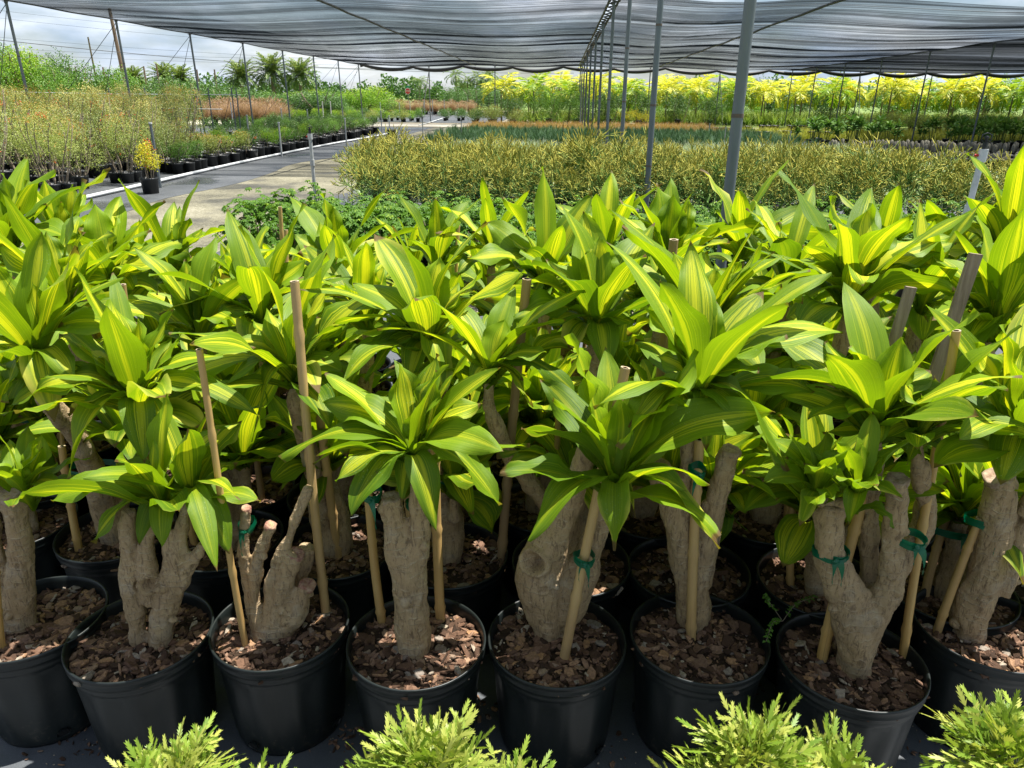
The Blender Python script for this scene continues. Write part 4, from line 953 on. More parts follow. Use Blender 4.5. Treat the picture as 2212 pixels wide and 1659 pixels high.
# ------------------------------------------------------------------ low hedge of potted umbrella shrubs behind the corn plants
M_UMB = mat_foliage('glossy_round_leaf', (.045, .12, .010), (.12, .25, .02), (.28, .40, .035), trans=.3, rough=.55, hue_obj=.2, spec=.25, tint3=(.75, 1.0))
def umbrella(seed, w, h):
    mb, ms = MB(), MB(); n = 330; V = []
    fn = lumpy((0, 0, h*.62), (w*.62, w*.62, h*.42), 14, .6); P, O = fn(n)
    k = 8; P2 = np.repeat(P, k, 0); a = np.tile(np.arange(k)*2*PI/k, n)+np.repeat(rng.uniform(0, 6, n), k)
    Nn = O*.6+np.array([0, 0, .8])+rng.normal(0, .2, (n, 3)); Nn /= np.linalg.norm(Nn, axis=1)[:, None]
    u = np.cross(Nn, unit(n)); u /= np.linalg.norm(u, axis=1)[:, None]; v = np.cross(Nn, u)
    D = np.repeat(u, k, 0)*np.cos(a)[:, None]+np.repeat(v, k, 0)*np.sin(a)[:, None]-np.repeat(Nn, k, 0)*.35; D /= np.linalg.norm(D, axis=1)[:, None]
    N = np.repeat(Nn, k, 0); N = N-D*np.sum(N*D, 1)[:, None]; N /= np.linalg.norm(N, axis=1)[:, None]
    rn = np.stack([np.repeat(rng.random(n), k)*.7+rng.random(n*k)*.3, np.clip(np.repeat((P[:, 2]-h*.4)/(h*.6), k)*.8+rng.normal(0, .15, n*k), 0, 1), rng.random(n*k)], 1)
    VV, F, rr = leafquads(P2, D, N, .045*rng.uniform(.7, 1.2, n*k), .022*np.ones(n*k), rn); mb.add(VV, F, None, rr, 0, False)
    for j in range(8):
        a = j*GA; tube(ms, smoothpath([(0, 0, .2), (w*.12*math.cos(a), w*.12*math.sin(a), h*.4), (w*.3*math.cos(a), w*.3*math.sin(a), h*.75)], 7), .006, 5)
    t = thing('umbrella_shrub', 'low glossy dark green shrub with small rounded leaflets, in the hedge behind the corn plants', 'shrub', (0, 0, -50), 0, 'low green shrubs behind the corn plants')
    part('pot', P_SM, t); mb.build('foliage', M_UMB, t); ms.build('stem', M_WOOD, t); return t
US = [umbrella(k, .62, .78) for k in range(3)]
fu = [True]*3
def place_set(protos, flags, k, loc, rz, sc, label=None, group=None):
    if flags[k]:
        flags[k] = False; o = protos[k]; o.location = loc; o.rotation_euler = (0, 0, rz); o.scale = (sc,)*3 if np.isscalar(sc) else sc
        if label: o['label'] = label
        if group: o['group'] = group
        return o
    return copy_tree(protos[k], loc, rz, sc, label, group)
for rr, (y, x0, x1) in enumerate(((6.6, -2.4, 6.4), (7.15, -2.9, 6.6), (7.7, -3.1, 7.0))):
    x = x0
    while x < x1:
        sc = random.uniform(.92, 1.06)*(1.0 if x > -1.0 else 1.06)
        place_set(US, fu, random.randrange(3), (x+random.uniform(-.05, .05), y+random.uniform(-.06, .06), 0), random.uniform(0, 6), sc)
        x += .44

# ------------------------------------------------------------------ strips of ground-hugging plants (each reads as one mass)
def field_pts(x0, x1, y0, y1, sp, jit=.4, edge=None):
    P = []
    for x in np.arange(x0, x1, sp):
        for y in np.arange(y0, y1, sp):
            xx, yy = x+random.uniform(-jit, jit)*sp, y+random.uniform(-jit, jit)*sp
            P.append((xx, yy, 0.0))
    return np.array(P)
M_SPID = mat_foliage('striped_grass', (.22, .33, .13), (.42, .50, .28), (.66, .70, .50), trans=.3, rough=.5, tint3=(.7, 1.0))
M_JUN = mat_foliage('blue_green_needles', (.06, .14, .06), (.13, .24, .10), None, trans=.2, rough=.6)
M_RUST = mat_foliage('golden_grass', (.24, .21, .045), (.40, .30, .07), (.44, .22, .075), trans=.3, rough=.6, tint3=(.5, 1))
M_YEL = mat_foliage('yellow_green_grass', (.30, .36, .04), (.48, .50, .06), (.55, .54, .10), trans=.3, rough=.6, tint3=(.5, 1))
M_YEL2 = mat_foliage('weedy_green', (.14, .25, .04), (.28, .38, .07), (.40, .46, .12), trans=.3, rough=.6, tint3=(.6, 1))
def strip(name, label, cat, mat, x0, x1, y0, y1, sp, n, L, w, spread, droop, z=0, mound=0):
    mb = MB(); P = field_pts(x0, x1, y0, y1, sp); P[:, 2] = z+mound*rng.random(len(P))
    blades(mb, P, n, L, w, spread, droop); return tag(mb.build(name, mat), label, cat, None, 'stuff')
strip('variegated_ground_cover', 'bed of pale variegated grassy plants behind the pencil twig bushes', 'ground cover', M_SPID, -3.5, 9.5, 13.2, 25.5, .34, 42000, .46, .030, .6, .45, .02)
strip('juniper_ground_cover', 'band of low dark blue-green foliage beyond the pale grassy bed', 'ground cover', M_JUN, -4.6, 8.5, 26, 34.5, .30, 34000, .34, .03, .8, .2, .08, .16)
strip('golden_grass_ground_cover', 'band of low golden brown grass beyond the dark green strip', 'ground cover', M_RUST, -4.4, 7.6, 35.0, 42.5, .34, 26000, .55, .026, .7, .5)
strip('lime_ground_cover', 'low yellow-green bed in front of the tall right-hand palms', 'ground cover', M_YEL, 7.8, 22.0, 33.0, 39.0, .35, 16000, .5, .035, .8, .4)

strip('weedy_grass', 'bright weedy grass growing under the yellow palms', 'grass', M_YEL2, -3, 42, 49.5, 58, .6, 30000, .9, .05, .5, .3)

# ------------------------------------------------------------------ shade cloth on its frame of poles and cables
HC = lambda y: 3.62-.009*max(0, y-19)-.00*y
M_SH1 = mat_shade('shade_cloth_a', .12, .66, (.018, .024, .034))
M_SH2 = mat_shade('shade_cloth_b', .18, .72, (.020, .024, .028), 1.1)
M_ADDRIB = mat_simple('added_darkening_rib', (.020, .026, .034), (.035, .042, .052), 5, .8, 0, .2)  # for the ribs added to block low sight lines through the cloth
M_SH3 = mat_shade('shade_cloth_dense', .80, .97, (.022, .030, .030), .8)
PYS = [4.7+4.45*k for k in range(0, 11)]
YF = PYS[-1]+.2; Y0C = 16.9
SEAMX = (-12.6, -5.4, 1.05, 5.6, 13.7, 30.0)
def cloth_z(x, y):
    ks = [s_ for s_ in SEAMX]; i = max(0, min(len(ks)-2, sum(1 for s_ in ks if s_ <= x)-1)); a, b = ks[i], ks[i+1]
    fx = (x-a)/(b-a); fy = ((y-4.7)/4.45) % 1.0
    sag = (.05*math.sin(PI*fx)**2+.02)*math.sin(PI*fy)**2 + .09*math.sin(PI*fx)**2*(1 if 1 else 0)
    intermediate = .10 if abs(a+5.4) < .1 or abs(b+5.4) < .1 or abs(b-5.6) < .1 or abs(a-5.6) < .1 else 0
    zz = HC(y)-sag
    if x > 1.2: zz -= .012*min(x-1.2, 12.5)+.0
    return zz+.010*noise.noise(Vector((x*.12, y*.9, 1)))
def cloth(name, label, x0, x1, y0, y1, mat, dz=0):
    mb = MB(); nx = max(8, int((x1-x0)*2.2)); ny = int((y1-y0)*3.2); xs = np.linspace(x0, x1, nx); ys = np.linspace(y0, y1, ny)
    V = [(x, y, cloth_z(x, y)+dz) for y in ys for x in xs]; mb.add(V, gridfaces(ny, nx))
    y = y0+.05; nr = max(6, int((x1-x0)*1.2)); xr = np.linspace(x0, x1, nr)      # added upright ribs darken the cloth at low view angles, let high sun through
    while y < y1-.05:
        b = .0016+.0105*max(0, noise.noise(Vector((x0, y*.9, 4)))+.12)+.006*max(0, noise.noise(Vector((x0, y*3.3, 8))))
        hh = [b*(1+.5*noise.noise(Vector((x*.15, y*2.0, 2)))) for x in xr]; zc = [cloth_z(x, y)+dz for x in xr]
        mb.add([(x, y, z-h_) for x, z, h_ in zip(xr, zc, hh)]+[(x, y, z+.001) for x, z in zip(xr, zc)], gridfaces(2, nr), None, (0, 0, 0), 1); y += .11+.03*random.random()
    return tag(mb.build(name, [mat, M_ADDRIB]), label, 'shade cloth', 'panels of the shade roof')
cloth('shade_cloth', 'dark shade cloth panel overhead, left of the laced seam', SEAMX[0], SEAMX[2]-.10, Y0C, YF, M_SH1)
cloth('shade_cloth', 'dark shade cloth panel overhead, right of the laced seam', SEAMX[2]+.10, SEAMX[4], Y0C, YF, M_SH2)
cloth('shade_cloth', 'densest, darkest shade cloth panel at the far right of the roof', SEAMX[4]-.4, SEAMX[5], Y0C, YF, M_SH3, -.05)
def cable(name, label, pts, r, group='cables and wires of the shade roof', mat=None, sides=6, cat='cable'):
    mb = MB(); tube(mb, pts, r, sides); return tag(mb.build(name, mat or M_WIRE), label, cat, group)
for x, w_ in ((SEAMX[0], 'along the left edge of the shade cloth'), (SEAMX[1], 'under the middle of the left shade cloth'), (SEAMX[3], 'under the middle of the right shade cloth'), (SEAMX[4], 'at the edge of the dense dark shade cloth')):
    cable('roof_cable', 'dark cable with doubled cloth hem running '+w_, [(x, y, cloth_z(x, y)-.012-.0*y) for y in np.linspace(Y0C, YF, 130)], .030 if x in (SEAMX[1], SEAMX[3]) else .020)
for y in PYS[1:]:
    cable('cross_cable', 'thin wire crossing under the shade cloth from post to post', [(x, y, cloth_z(x, y)-.02) for x in np.linspace(SEAMX[0], SEAMX[5], 60)], .006, 'cross wires of the shade roof')
# laced seam: two hems and a zigzag of pale cord
mb = MB(); y = Y0C; pts = []; k = 0
while y < YF: pts.append((SEAMX[2]+(.075 if k % 2 else -.075), y, cloth_z(SEAMX[2], y)-.03)); y += .34; k += 1
tube(mb, pts, .016, 5); t_seam = mb.build('lacing_cord', M_BLACKP)
tag(t_seam, 'dark cord laced zigzag through the open seam of the shade roof', 'cord')
for sg, w_ in ((-1, 'left'), (1, 'right')):
    cable('seam_hem', f'thick dark rolled hem on the {w_} side of the laced seam', [(SEAMX[2]+sg*.10, y, cloth_z(SEAMX[2]+sg*.10, y)-.01+.012*math.sin(y*7)) for y in np.linspace(Y0C, YF, 260)], .030, 'hems of the laced seam', M_BLACKP)
# scalloped roll of cloth along the far edge
mb = MB(); xs = np.linspace(SEAMX[0], SEAMX[5], 400)
def scal(x): f = (x/3.1) % 1.0; return (-.05-.20*math.sin(PI*f)**.8)
tube(mb, [(x, YF, cloth_z(x, YF)+scal(x)+.02) for x in xs], .075+.035*np.abs(np.sin(xs*PI/3.1)), 8)
tag(mb.build('rolled_cloth_edge', M_BLACKP), 'rolled black cloth hanging in scallops along the far edge of the shade roof', 'shade cloth')
# poles
def pole(x, y, label, r=.034, lean=0, h=None, cap=True):
    h = h or cloth_z(x, y)-.01; t = thing('steel_post', label, 'post', (x, y, 0), 0, 'steel posts of the shade roof')
    mb = MB(); n = 14; zs = np.linspace(-.1, h, n); rad = np.full(n, r); tube(mb, [(lean*z, 0, z) for z in zs], rad, 16); mb.build('post_tube', M_GALV, t)
    if r >= .03:
        m2 = MB()
        for z in (.95, 1.62, 2.45): tube(m2, [(lean*z, 0, z-.01), (lean*z, 0, z+.012)], r+.0025, 16)
        m2.build('joint_band', M_RUSTM, t)
    m3 = MB(); tube(m3, [(lean*h, 0, h-.05), (lean*h, 0, h)], r+.008, 12)
    for sg in (-1, 1): tube(m3, [(lean*h, 0, h-.03), (lean*h+sg*.09, 0, h-.01)], .006, 6)
    m3.build('cable_clamp', M_WIRE, t); return t
M_RUSTM = mat_simple('rusty_joint', (.10, .10, .10), (.20, .13, .09), 30, .7, .3, .3, .2)
for k, y in enumerate(PYS):
    lab = ['big grey steel post nearest the camera, beside the corn plants', 'second steel post under the laced seam'][k] if k < 2 else f'steel post under the laced seam, {ORD[k+1]} in its line'
    pole((1.03, 1.04)[k] if k < 2 else SEAMX[2], y, lab)
def guy(a, b, label): return cable('guy_wire', label, [a, b], .008, 'guy wires of the shade roof', M_WIRE, 5)
for k, y in enumerate(PYS):
    if k < 3: continue
    pole(SEAMX[0], y, f'leaning steel post on the left roof edge, {ORD[k-2]} from the front', .032, lean=-.02)
    zt = cloth_z(SEAMX[0], y)-.02
    guy((SEAMX[0]-.07, y, zt-.05), (SEAMX[0]-3.4, y-.3, .05), 'taut guy wire from a left edge post down to the ground outside')
    guy((SEAMX[0]-.07, y, zt-.10), (SEAMX[0]-1.7, y+.6, .05), 'taut guy wire from a left edge post down to the ground outside')
for k, y in enumerate(PYS):
    if k >= 4: pole(SEAMX[4], y, f'thin steel post on the line under the dark cloth, {ORD[k-3]} from the front', .028, lean=.015)
for k, x in enumerate((-8.3, -4.2, 5.3, 9.5, 17.8, 22.0)):
    pole(x, YF, f'steel post on the far edge of the shade roof, {ORD[k+1]} from the left', .032)
    if k in (0, 3, 4): cable('brace_pipe', f'pale slanting brace pipe at the {["leftmost", "", "", "middle", "right", ""][k]} far edge post', [(x, YF, 3.0), (x+(-.7 if k == 0 else .55), YF+.4, 0)], .025, 'brace pipes of the far edge', M_PVCG)
guy((-12.6, YF, 3.2), (-15.5, YF+1, 0), 'taut guy wire from a left edge post down to the ground outside')

# ------------------------------------------------------------------ sprinkler risers, white pipes and marker posts
M_BLU = M_WIRE
def riser(loc, h, r, label, lean=(0, 0), mat=M_PVCG, redtip=True):
    t = thing('sprinkler_riser', label, 'sprinkler', loc, 0, 'sprinkler risers'); mb = MB(); top = np.array([lean[0], lean[1], h])
    tube(mb, [np.zeros(3), top*.5, top], r, 14)
    for f, q in ((.62, 1.35), (.66, 1.35)): pass
    tube(mb, [top*.60, top*.68], r*1.35, 14); tube(mb, [top*.93, top*1.0], r*1.4, 14); mb.build('riser_pipe', mat, t)
    m2 = MB(); tube(m2, [top, top+UP*.05], r*.8, 10); c = top+UP*.075
    lathe(m2, [(0, -.025), (.018, -.02), (.012, .0), (.022, .012), (.0, .03)], 12, c=c)
    for sg in (-1, 1): tube(m2, [c+np.array([0, 0, -.03]), c+np.array([sg*.035, 0, -.01]), c+np.array([sg*.035, 0, .03]), c+np.array([0, 0, .045])], .005, 6)
    m2.build('sprinkler_head', M_BLACKP, t)
    if redtip:
        m3 = MB(); tube(m3, [top*.965, top*.965+np.array([-.06, 0, 0])], .010, 8); m3.build('red_valve', M_RED, t)
    m4 = MB(); tube(m4, [np.array([.05, 0, 0]), np.array([.05, 0, h*.38])], .010, 8); m4.build('support_rod', M_BLACKP, t); return t
def at_ground(px, py): P = PZ(px, py, 0); return (P[0], P[1], 0)
g = at_ground(684, 428+30); riser((g[0], g[1], 0), 1.15, .026, 'grey sprinkler riser with a red valve at the path edge')
B_ = PY(2090, 482, 6.3); T_ = PY(2126, 322, 6.3); riser((B_[0]-.05, 6.3, 0), T_[2], .024, 'white leaning sprinkler riser with black head, far right before the bushes', (T_[0]-B_[0]+.05, 0), M_PVC)
for px, py, h, lb in ((915, 330, .95, 'thin sprinkler riser in the pale grassy bed'), (997, 306, .7, 'short sprinkler riser at the left edge of the dark green strip'), (1562, 330, .8, 'sprinkler riser beside the black plastic trays'), (1700, 345, .8, 'sprinkler riser among the stubby cactus pots')):
    g = at_ground(px, py); riser((g[0], g[1], 0), h, .016, lb, redtip=False)
def post_small(px, py, h, lab='short white PVC marker post standing at a bed edge', mat=M_PVCG, r=.024, lean=0.0):
    g = at_ground(px, py); t = thing('marker_post', lab, 'post', g, 0, 'white marker posts of the beds'); mb = MB(); tube(mb, [(0, 0, 0), (lean, 0, h)], r, 10); mb.build('post_pipe', mat, t)
    m2 = MB(); tube(m2, [(lean, 0, h), (lean, 0, h+.03)], r*1.25, 10); m2.build('cap', M_PVC, t)
for q in ((609, 338, .9), (749, 318, .9), (842, 289, .75), (612, 286, 1.0, ), (505, 280, 1.2), (541, 320, 1.0), (700, 268, 1.2), (717, 266, 1.2), (735, 257, 1.2), (783, 258, 1.1), (823, 260, 1.1), (864, 262, 1.1), (887, 262, 1.2), (918, 253, 1.2), (935, 251, 1.2), (960, 249, 1.2), (975, 246, 1.2), (1010, 241, 1.2), (648, 245, 1.2), (665, 243, 1.1), (763, 246, 1.1), (1030, 243, 1.1), (668, 290, 1.0), (825, 285, .9)): post_small(*q)
post_small(347, 405, 1.15, 'taller grey marker post among the orange-flowered shrubs', M_GALV, .026)
post_small(1530, 300, .6, 'short marker post right of the golden grass band')
def pvc(pts, r, lab):
    return cable('white_pipe', lab, smoothpath([(*at_ground(a, b)[:2], .035) for a, b in pts], 40), r, 'white irrigation pipes on the fabric', M_PVC, 8, 'pipe')
pvc([(120, 446), (220, 423), (300, 405), (440, 372), (560, 345), (700, 316), (800, 298), (845, 289)], .034, 'long white pipe along the left edge of the path')
pvc([(560, 289), (640, 285), (700, 279), (780, 274)], .03, 'white pipe beyond the row of small shrubs')
pvc([(470, 297), (560, 289), (625, 283)], .03, 'white pipe near the tan grass clumps')
pvc([(905, 272), (940, 262), (960, 255)], .03, 'short white pipe at the far bed corner')

# ------------------------------------------------------------------ potted shrubs, left block
M_OLV = mat_foliage('small_olive_leaf', (.17, .24, .06), (.40, .45, .11), (.66, .30, .07), trans=.3, rough=.5, hue_obj=.3, tint3=(.6, 1.0))
M_OLV2 = mat_foliage('grey_green_leaf', (.18, .24, .09), (.36, .42, .15), (.50, .42, .12), trans=.25, rough=.5, hue_obj=.3)
M_FLW = mat_foliage('orange_flowers', (.55, .07, .03), (.70, .20, .04), None, trans=.3)
M_GRN = mat_foliage('mid_green_leaf', (.07, .17, .025), (.17, .32, .045), (.28, .42, .07), trans=.28, rough=.45, hue_obj=.5, tint3=(.7, 1.0))
M_DKG = mat_foliage('dark_green_leaf', (.045, .115, .02), (.11, .22, .04), (.19, .32, .05), trans=.22, rough=.42, hue_obj=.4, spec=.45, tint3=(.75, 1.0))
M_BRG = mat_foliage('bright_green_leaf', (.12, .27, .02), (.24, .42, .03), (.38, .48, .04), trans=.35, rough=.45, hue_obj=.3)
M_YLF = mat_foliage('yellow_leaf', (.42, .44, .03), (.62, .56, .04), (.75, .66, .06), trans=.35, rough=.5, hue_obj=.2)
M_BARKT = mat_simple('thin_bark', (.16, .12, .085), (.34, .28, .21), 14, .85, .4, .2)
def shrub(name, label, cat, group, w, h, n, L, mat, pots=1, stems=6, z0=.35, flowers=0, lumps=14, hollow=.45, base_h=.28, upb=.6, wr=.45):
    t = thing(name, label, cat, (0, 0, -50), 0, group)
    for k in range(pots):
        o = part('pot', P_SM if pots > 1 or h < 1 else P_MD, t)
        if pots > 1: o.location = ((k % 2)*.3-.15, (k//2)*.3-.15, 0)
    ms = MB()
    for k in range(stems):
        a = k*GA; q = (.15 if pots > 1 else .05)
        tube(ms, smoothpath([(q*math.cos(a), q*math.sin(a), .15), (w*.2*math.cos(a)+random.uniform(-.06, .06), w*.2*math.sin(a), z0+.1), (w*.36*math.cos(a+.3), w*.36*math.sin(a+.3), (z0+h)*.55), (w*.4*math.cos(a+.5), w*.4*math.sin(a+.5), h*.85)], 10), np.linspace(.013, .004, 10)*max(1, h*.8), 6)
    ms.build('stem', M_BARKT, t)
    mb = MB(); cloud(mb, n, lumpy((0, 0, (z0+h)/2), (w*.62, w*.62, (h-z0)*.60), lumps, hollow), L, wr, upb, clump=6, top=(z0, h)); mb.build('foliage', mat, t)
    if flowers:
        mf = MB(); cloud(mf, flowers, lumpy((0, 0, (z0+h)/2+.1), (w*.64, w*.64, (h-z0)*.62), lumps, .85), L*.9, .7, .6, clump=7); mf.build('flowers', M_FLW, t)
    return t
LB = [shrub('flowering_shrub', 'x', 'shrub', 'orange-tinged shrubs in black pots left of the path', 1.15, random.uniform(1.5, 1.75), 5200, .034, M_OLV if k < 2 else M_OLV2, 4 if k != 1 else 1, 9, .42, 60, 18) for k in range(3)]
fl = [True]*3
for i, y in enumerate(np.arange(12.9, 26.5, 1.0)):
    for j, x in enumerate(np.arange(-8.9, -21.5, -1.0)):
        if y > 22 and x > -12.3: continue
        if proj((x, y, 1))[0] < -170 or (i > 7 and j % 2): continue
        if y > 17.6 and x > -9.7: continue
        k = random.randrange(3); sc = random.uniform(.9, 1.12)*(1.0 if x < -9.6 else .80) 
        place_set(LB, fl, k, (x+random.uniform(-.15, .15), y+random.uniform(-.15, .15), 0), random.uniform(0, 6), (sc, sc, sc*random.uniform(.92, 1.08)), 'airy olive shrub with reddish tips and orange flowers in black nursery pots')
yb = shrub('flowering_shrub', 'narrow yellow-leaved shrub with red flowers in a black pot beside the white pipe', 'shrub', 'orange-tinged shrubs in black pots left of the path', .42, 1.0, 1200, .045, M_YLF, 1, 4, .35, 60, 8)
g = at_ground(327, 417); yb.location = g; yb.scale = (.85, .85, .85)
# lower shrubs in a row along the pipe
LS = [shrub('low_shrub', 'x', 'shrub', 'low shrubs in black pots along the white pipe', .62, .72, 1500, .035, m_, 4, 4, .26, f_, 10) for m_, f_ in ((M_GRN, 0), (M_OLV, 10), (M_BRG, 0), (M_DKG, 0))]
fs = [True]*4
LSL = ['green low shrub in a black pot beside the white pipe', 'olive low shrub with orange flecks beside the white pipe', 'bright yellow-green low shrub beside the white pipe', 'dark green low shrub beside the white pipe']
y = 16.9
while y < 36:
    for j in range(3):
        k = 1 if y < 21 and random.random() < .6 else random.choice((0, 0, 3, 2) if y > 21 else (0, 3))
        place_set(LS, fs, k, (-8.65-j*.78+random.uniform(-.1, .1), y+random.uniform(-.1, .1), 0), random.uniform(0, 6), random.uniform(.85, 1.1)*(1.15 if k == 3 and y > 27 else 1), LSL[k])
    y += .92
bp = thing('empty_pot', 'single black pot standing alone at the end of the white pipe', 'pot', at_ground(846, 298)); part('pot_body', P_MD, bp)

# ------------------------------------------------------------------ far beds
FB = [shrub('bed_shrub', 'x', 'shrub', 'shrubs in the far nursery beds', 1.0, .95, 1500, .06, m_, 1, 3, .2, 0, 9) for m_ in (M_GRN, M_BRG, M_OLV, M_DKG)]
ff = [True]*4; FBL = ['mid green clipped shrub in a far bed', 'lime green shrub in a far bed', 'olive shrub in a far bed', 'dark green shrub in a far bed']
def bed(x0, x1, y0, y1, sp, ks, sc, jit=.15):
    for x in np.arange(x0, x1, sp):
        for y in np.arange(y0, y1, sp*1.25):
            k = random.choice(ks); s_ = sc*random.uniform(.85, 1.15); place_set(FB, ff, k, (x+random.uniform(-jit, jit), y+random.uniform(-jit, jit), 0), random.uniform(0, 6), s_, FBL[k])
bed(-18.0, -9.0, 49.5, 53, 1.15, (1, 1, 2), .75)
bed(-13.5, -8.6, 50, 51, 1.1, (0, 3), .9)
bed(-7.8, -4.6, 52.5, 54.5, 1.0, (3, 0), .85)
bed(-30.0, -19.0, 56, 62, 1.7, (0, 1), 1.3)
bed(-19.5, -13.5, 64, 70, 1.8, (0, 1, 2), 1.35)
bed(-13.6, -9.5, 30, 38, 1.25, (0, 3), .8)
bed(-18.5, -14.5, 52, 55, 1.2, (3, 0), 1.0)
bed(-5.4, -2.6, 47.2, 49, 1.2, (3, 2), 1.1)
# tall rounded green shrubs by the road
TS = [shrub('round_shrub', 'x', 'shrub', 'large rounded shrubs near the crossing', 1.7, 1.9, 5200, .07, m_, 1, 4, .15, 0, 16, .55) for m_ in (M_GRN, M_DKG)]
ft = [True]*2
for (x, y, k, sc, lb) in ((-.8, 48, 0, 1.1, 'large bright green bushy shrub beside the crossing'), (.9, 48, 0, 1.1, 'large bright green bushy shrub beside the crossing'), (-3.0, 48, 1, .9, 'pink-flecked dark shrub left of the bright green ones'), (2.9, 49, 1, 1.05, 'dark rounded shrub under the yellow palms'), (5.0, 49.4, 1, 1.1, 'dark rounded shrub under the yellow palms'), (7.2, 49.4, 1, 1.05, 'dark rounded shrub under the yellow palms'), (9.2, 49.6, 1, .95, 'dark rounded shrub under the yellow palms')):
    place_set(TS, ft, k, (x, y, 0), random.uniform(0, 6), sc, lb)
gs = shrub('golden_shrub', 'bright golden-yellow shrub under the yellow palms', 'shrub', None, 2.3, 1.0, 1500, .07, M_YLF, 1, 3, .15, 0, 10); gs.location = (4.6, 47.5, 0)
# tan fountain grass clumps
M_TAN = mat_foliage('tan_plumes', (.22, .13, .075), (.38, .25, .16), (.52, .36, .26), trans=.3, rough=.7, tint3=(.5, 1))
def grass_clump(n, L):
    t = thing('fountain_grass', 'x', 'grass clump', (0, 0, -50), 0, 'tan fountain grass clumps'); part('pot', P_MD, t); mb = MB()
    b = rng.normal(0, .12, (40, 3)); b[:, 2] = .28; blades(mb, b, n, L, .012, .42, .35, seg=4)
    mb.build('blades', M_TAN, t); m2 = MB(); a = rng.uniform(0, 6.28, 90); rr = rng.uniform(0, .55, 90); P = np.stack([np.cos(a)*rr, np.sin(a)*rr, .28+L*rng.uniform(.75, 1.05, 90)*(1-.35*rr)], 1)
    D = np.stack([np.cos(a)*.7, np.sin(a)*.7, np.full(90, .6)], 1); D /= np.linalg.norm(D, axis=1)[:, None]; N = unit(90); N -= D*np.sum(N*D, 1)[:, None]; N /= np.linalg.norm(N, axis=1)[:, None]
    V, F, q = leafquads(P, D, N, np.full(90, .20), np.full(90, .035), rng.random((90, 3))); m2.add(V, F, None, q, 0, False); m2.build('plumes', M_TAN, t); return t
GC = [grass_clump(900, 1.15) for k in range(2)]; fg = [True]*2
for x in np.arange(-18.8, -15.2, .9):
    for y in (41.6, 42.4, 40.6): place_set(GC, fg, random.randrange(2), (x+random.uniform(-.2, .2), y, 0), random.uniform(0, 6), random.uniform(.85, 1.0), 'tall tan fountain grass clump at the left crossing')
for x in np.arange(-15.0, -7.2, .8):
    for y in (67, 68.2): place_set(GC, fg, random.randrange(2), (x, y, 0), random.uniform(0, 6), random.uniform(.75, .85), 'low tan fountain grass clump in the far center bed')

# ------------------------------------------------------------------ trees
def tree(name, label, group, w, h, n, L, mat, z0=.1, lumps=26, trunks=1, hollow=.6):
    t = thing(name, label, 'tree', (0, 0, -50), 0, group); ms = MB()
    for k in range(trunks+5):
        a = k*GA; tube(ms, smoothpath([(0, 0, -.1), (.1*math.cos(a), .1*math.sin(a), h*.25), (w*.22*math.cos(a), w*.22*math.sin(a), h*.55), (w*.34*math.cos(a), w*.34*math.sin(a), h*.85)], 9), np.linspace(.09, .02, 9), 7)
    ms.build('trunk', M_BARKT, t); mb = MB(); cloud(mb, n, lumpy((0, 0, (h+z0)/2), (w*.62, w*.62, (h-z0)*.60), lumps, hollow), L, .5, .5, clump=7, top=(z0, h)); mb.build('crown', mat, t); return t
TR = [tree('broadleaf_tree', 'x', 'bushy trees along the back', 3.6, 3.4, 7500, .13, m_) for m_ in (M_DKG, M_GRN, M_DKG)]+[tree('broadleaf_tree', 'x', 'bushy trees along the back', 3.2, 3.9, 7500, .13, M_BRG)]
fT = [True]*4; TL = ['dark green dense tree in the back hedgerow', 'mid green dense tree in the back hedgerow', 'dark green dense tree in the back hedgerow', 'bright lime green tree standing taller in the back hedgerow']
for i, x in enumerate(np.arange(-50, -15, 2.1)):
    y = 49+random.uniform(-1.5, 1.5)+max(0, (x+34))*.25
    hb = (1.0+.28*max(0, min(1, (-x-27)/8)))*(1-.40*max(0, min(1, (x+32)/12)))
    k = random.choice((0, 0, 1, 2))
    z_ = hb*random.uniform(.86, 1.0); place_set(TR, fT, k, (x, y, 0), random.uniform(0, 6), (1.05, 1.05, z_), TL[k])
for x, y, s_, kk in ((-39.5, 46.5, 1.2, 1), (-37.0, 47, 1.12, 3), (-34.6, 46.5, 1.22, 1), (-33.4, 47.5, 1.15, 3), (-31.4, 47.5, .95, 1)): place_set(TR, fT, kk, (x, y, 0), random.uniform(0, 6), s_, TL[kk])
for x in np.arange(-28, -13, 2.6): place_set(TR, fT, random.choice((1, 3, 1)), (x, 60+random.uniform(-2, 2), 0), random.uniform(0, 6), (1.1, 1.1, random.uniform(.50, .60)), 'mid green dense tree in the back hedgerow')
for x in np.arange(-12, 12, 2.8): place_set(TR, fT, random.choice((0, 1, 2)), (x, 88+random.uniform(-3, 3), 0), random.uniform(0, 6), (1.2, 1.2, random.uniform(.7, .8)), 'low dark tree on the far side behind the beds')
for x in np.arange(10, 52, 2.7):
    k = random.choice((0, 1, 1, 2)); place_set(TR, fT, k, (x, 60+random.uniform(-3, 3), 0), random.uniform(0, 6), (1.1, 1.1, random.uniform(.75, .95)), 'shaded green tree behind the yellow palms')
# far treeline
mb = MB()
def tl(n):
    x = rng.uniform(-150, 190, n); y = 150+rng.uniform(-4, 4, n); hh = 3.0+1.0*np.sin(x*.35)+.9*np.sin(x*1.3+1)+.6*np.sin(x*3.1); z = rng.random(n)**.7*np.clip(hh, 1.2, 6)
    return np.stack([x, y, z], 1), unit(n)
cloud(mb, 42000, tl, .75, .6, .5, top=(0, 5)); tag(mb.build('far_treeline', M_DKG), 'low dark line of distant trees on the horizon', 'treeline', None, 'stuff')
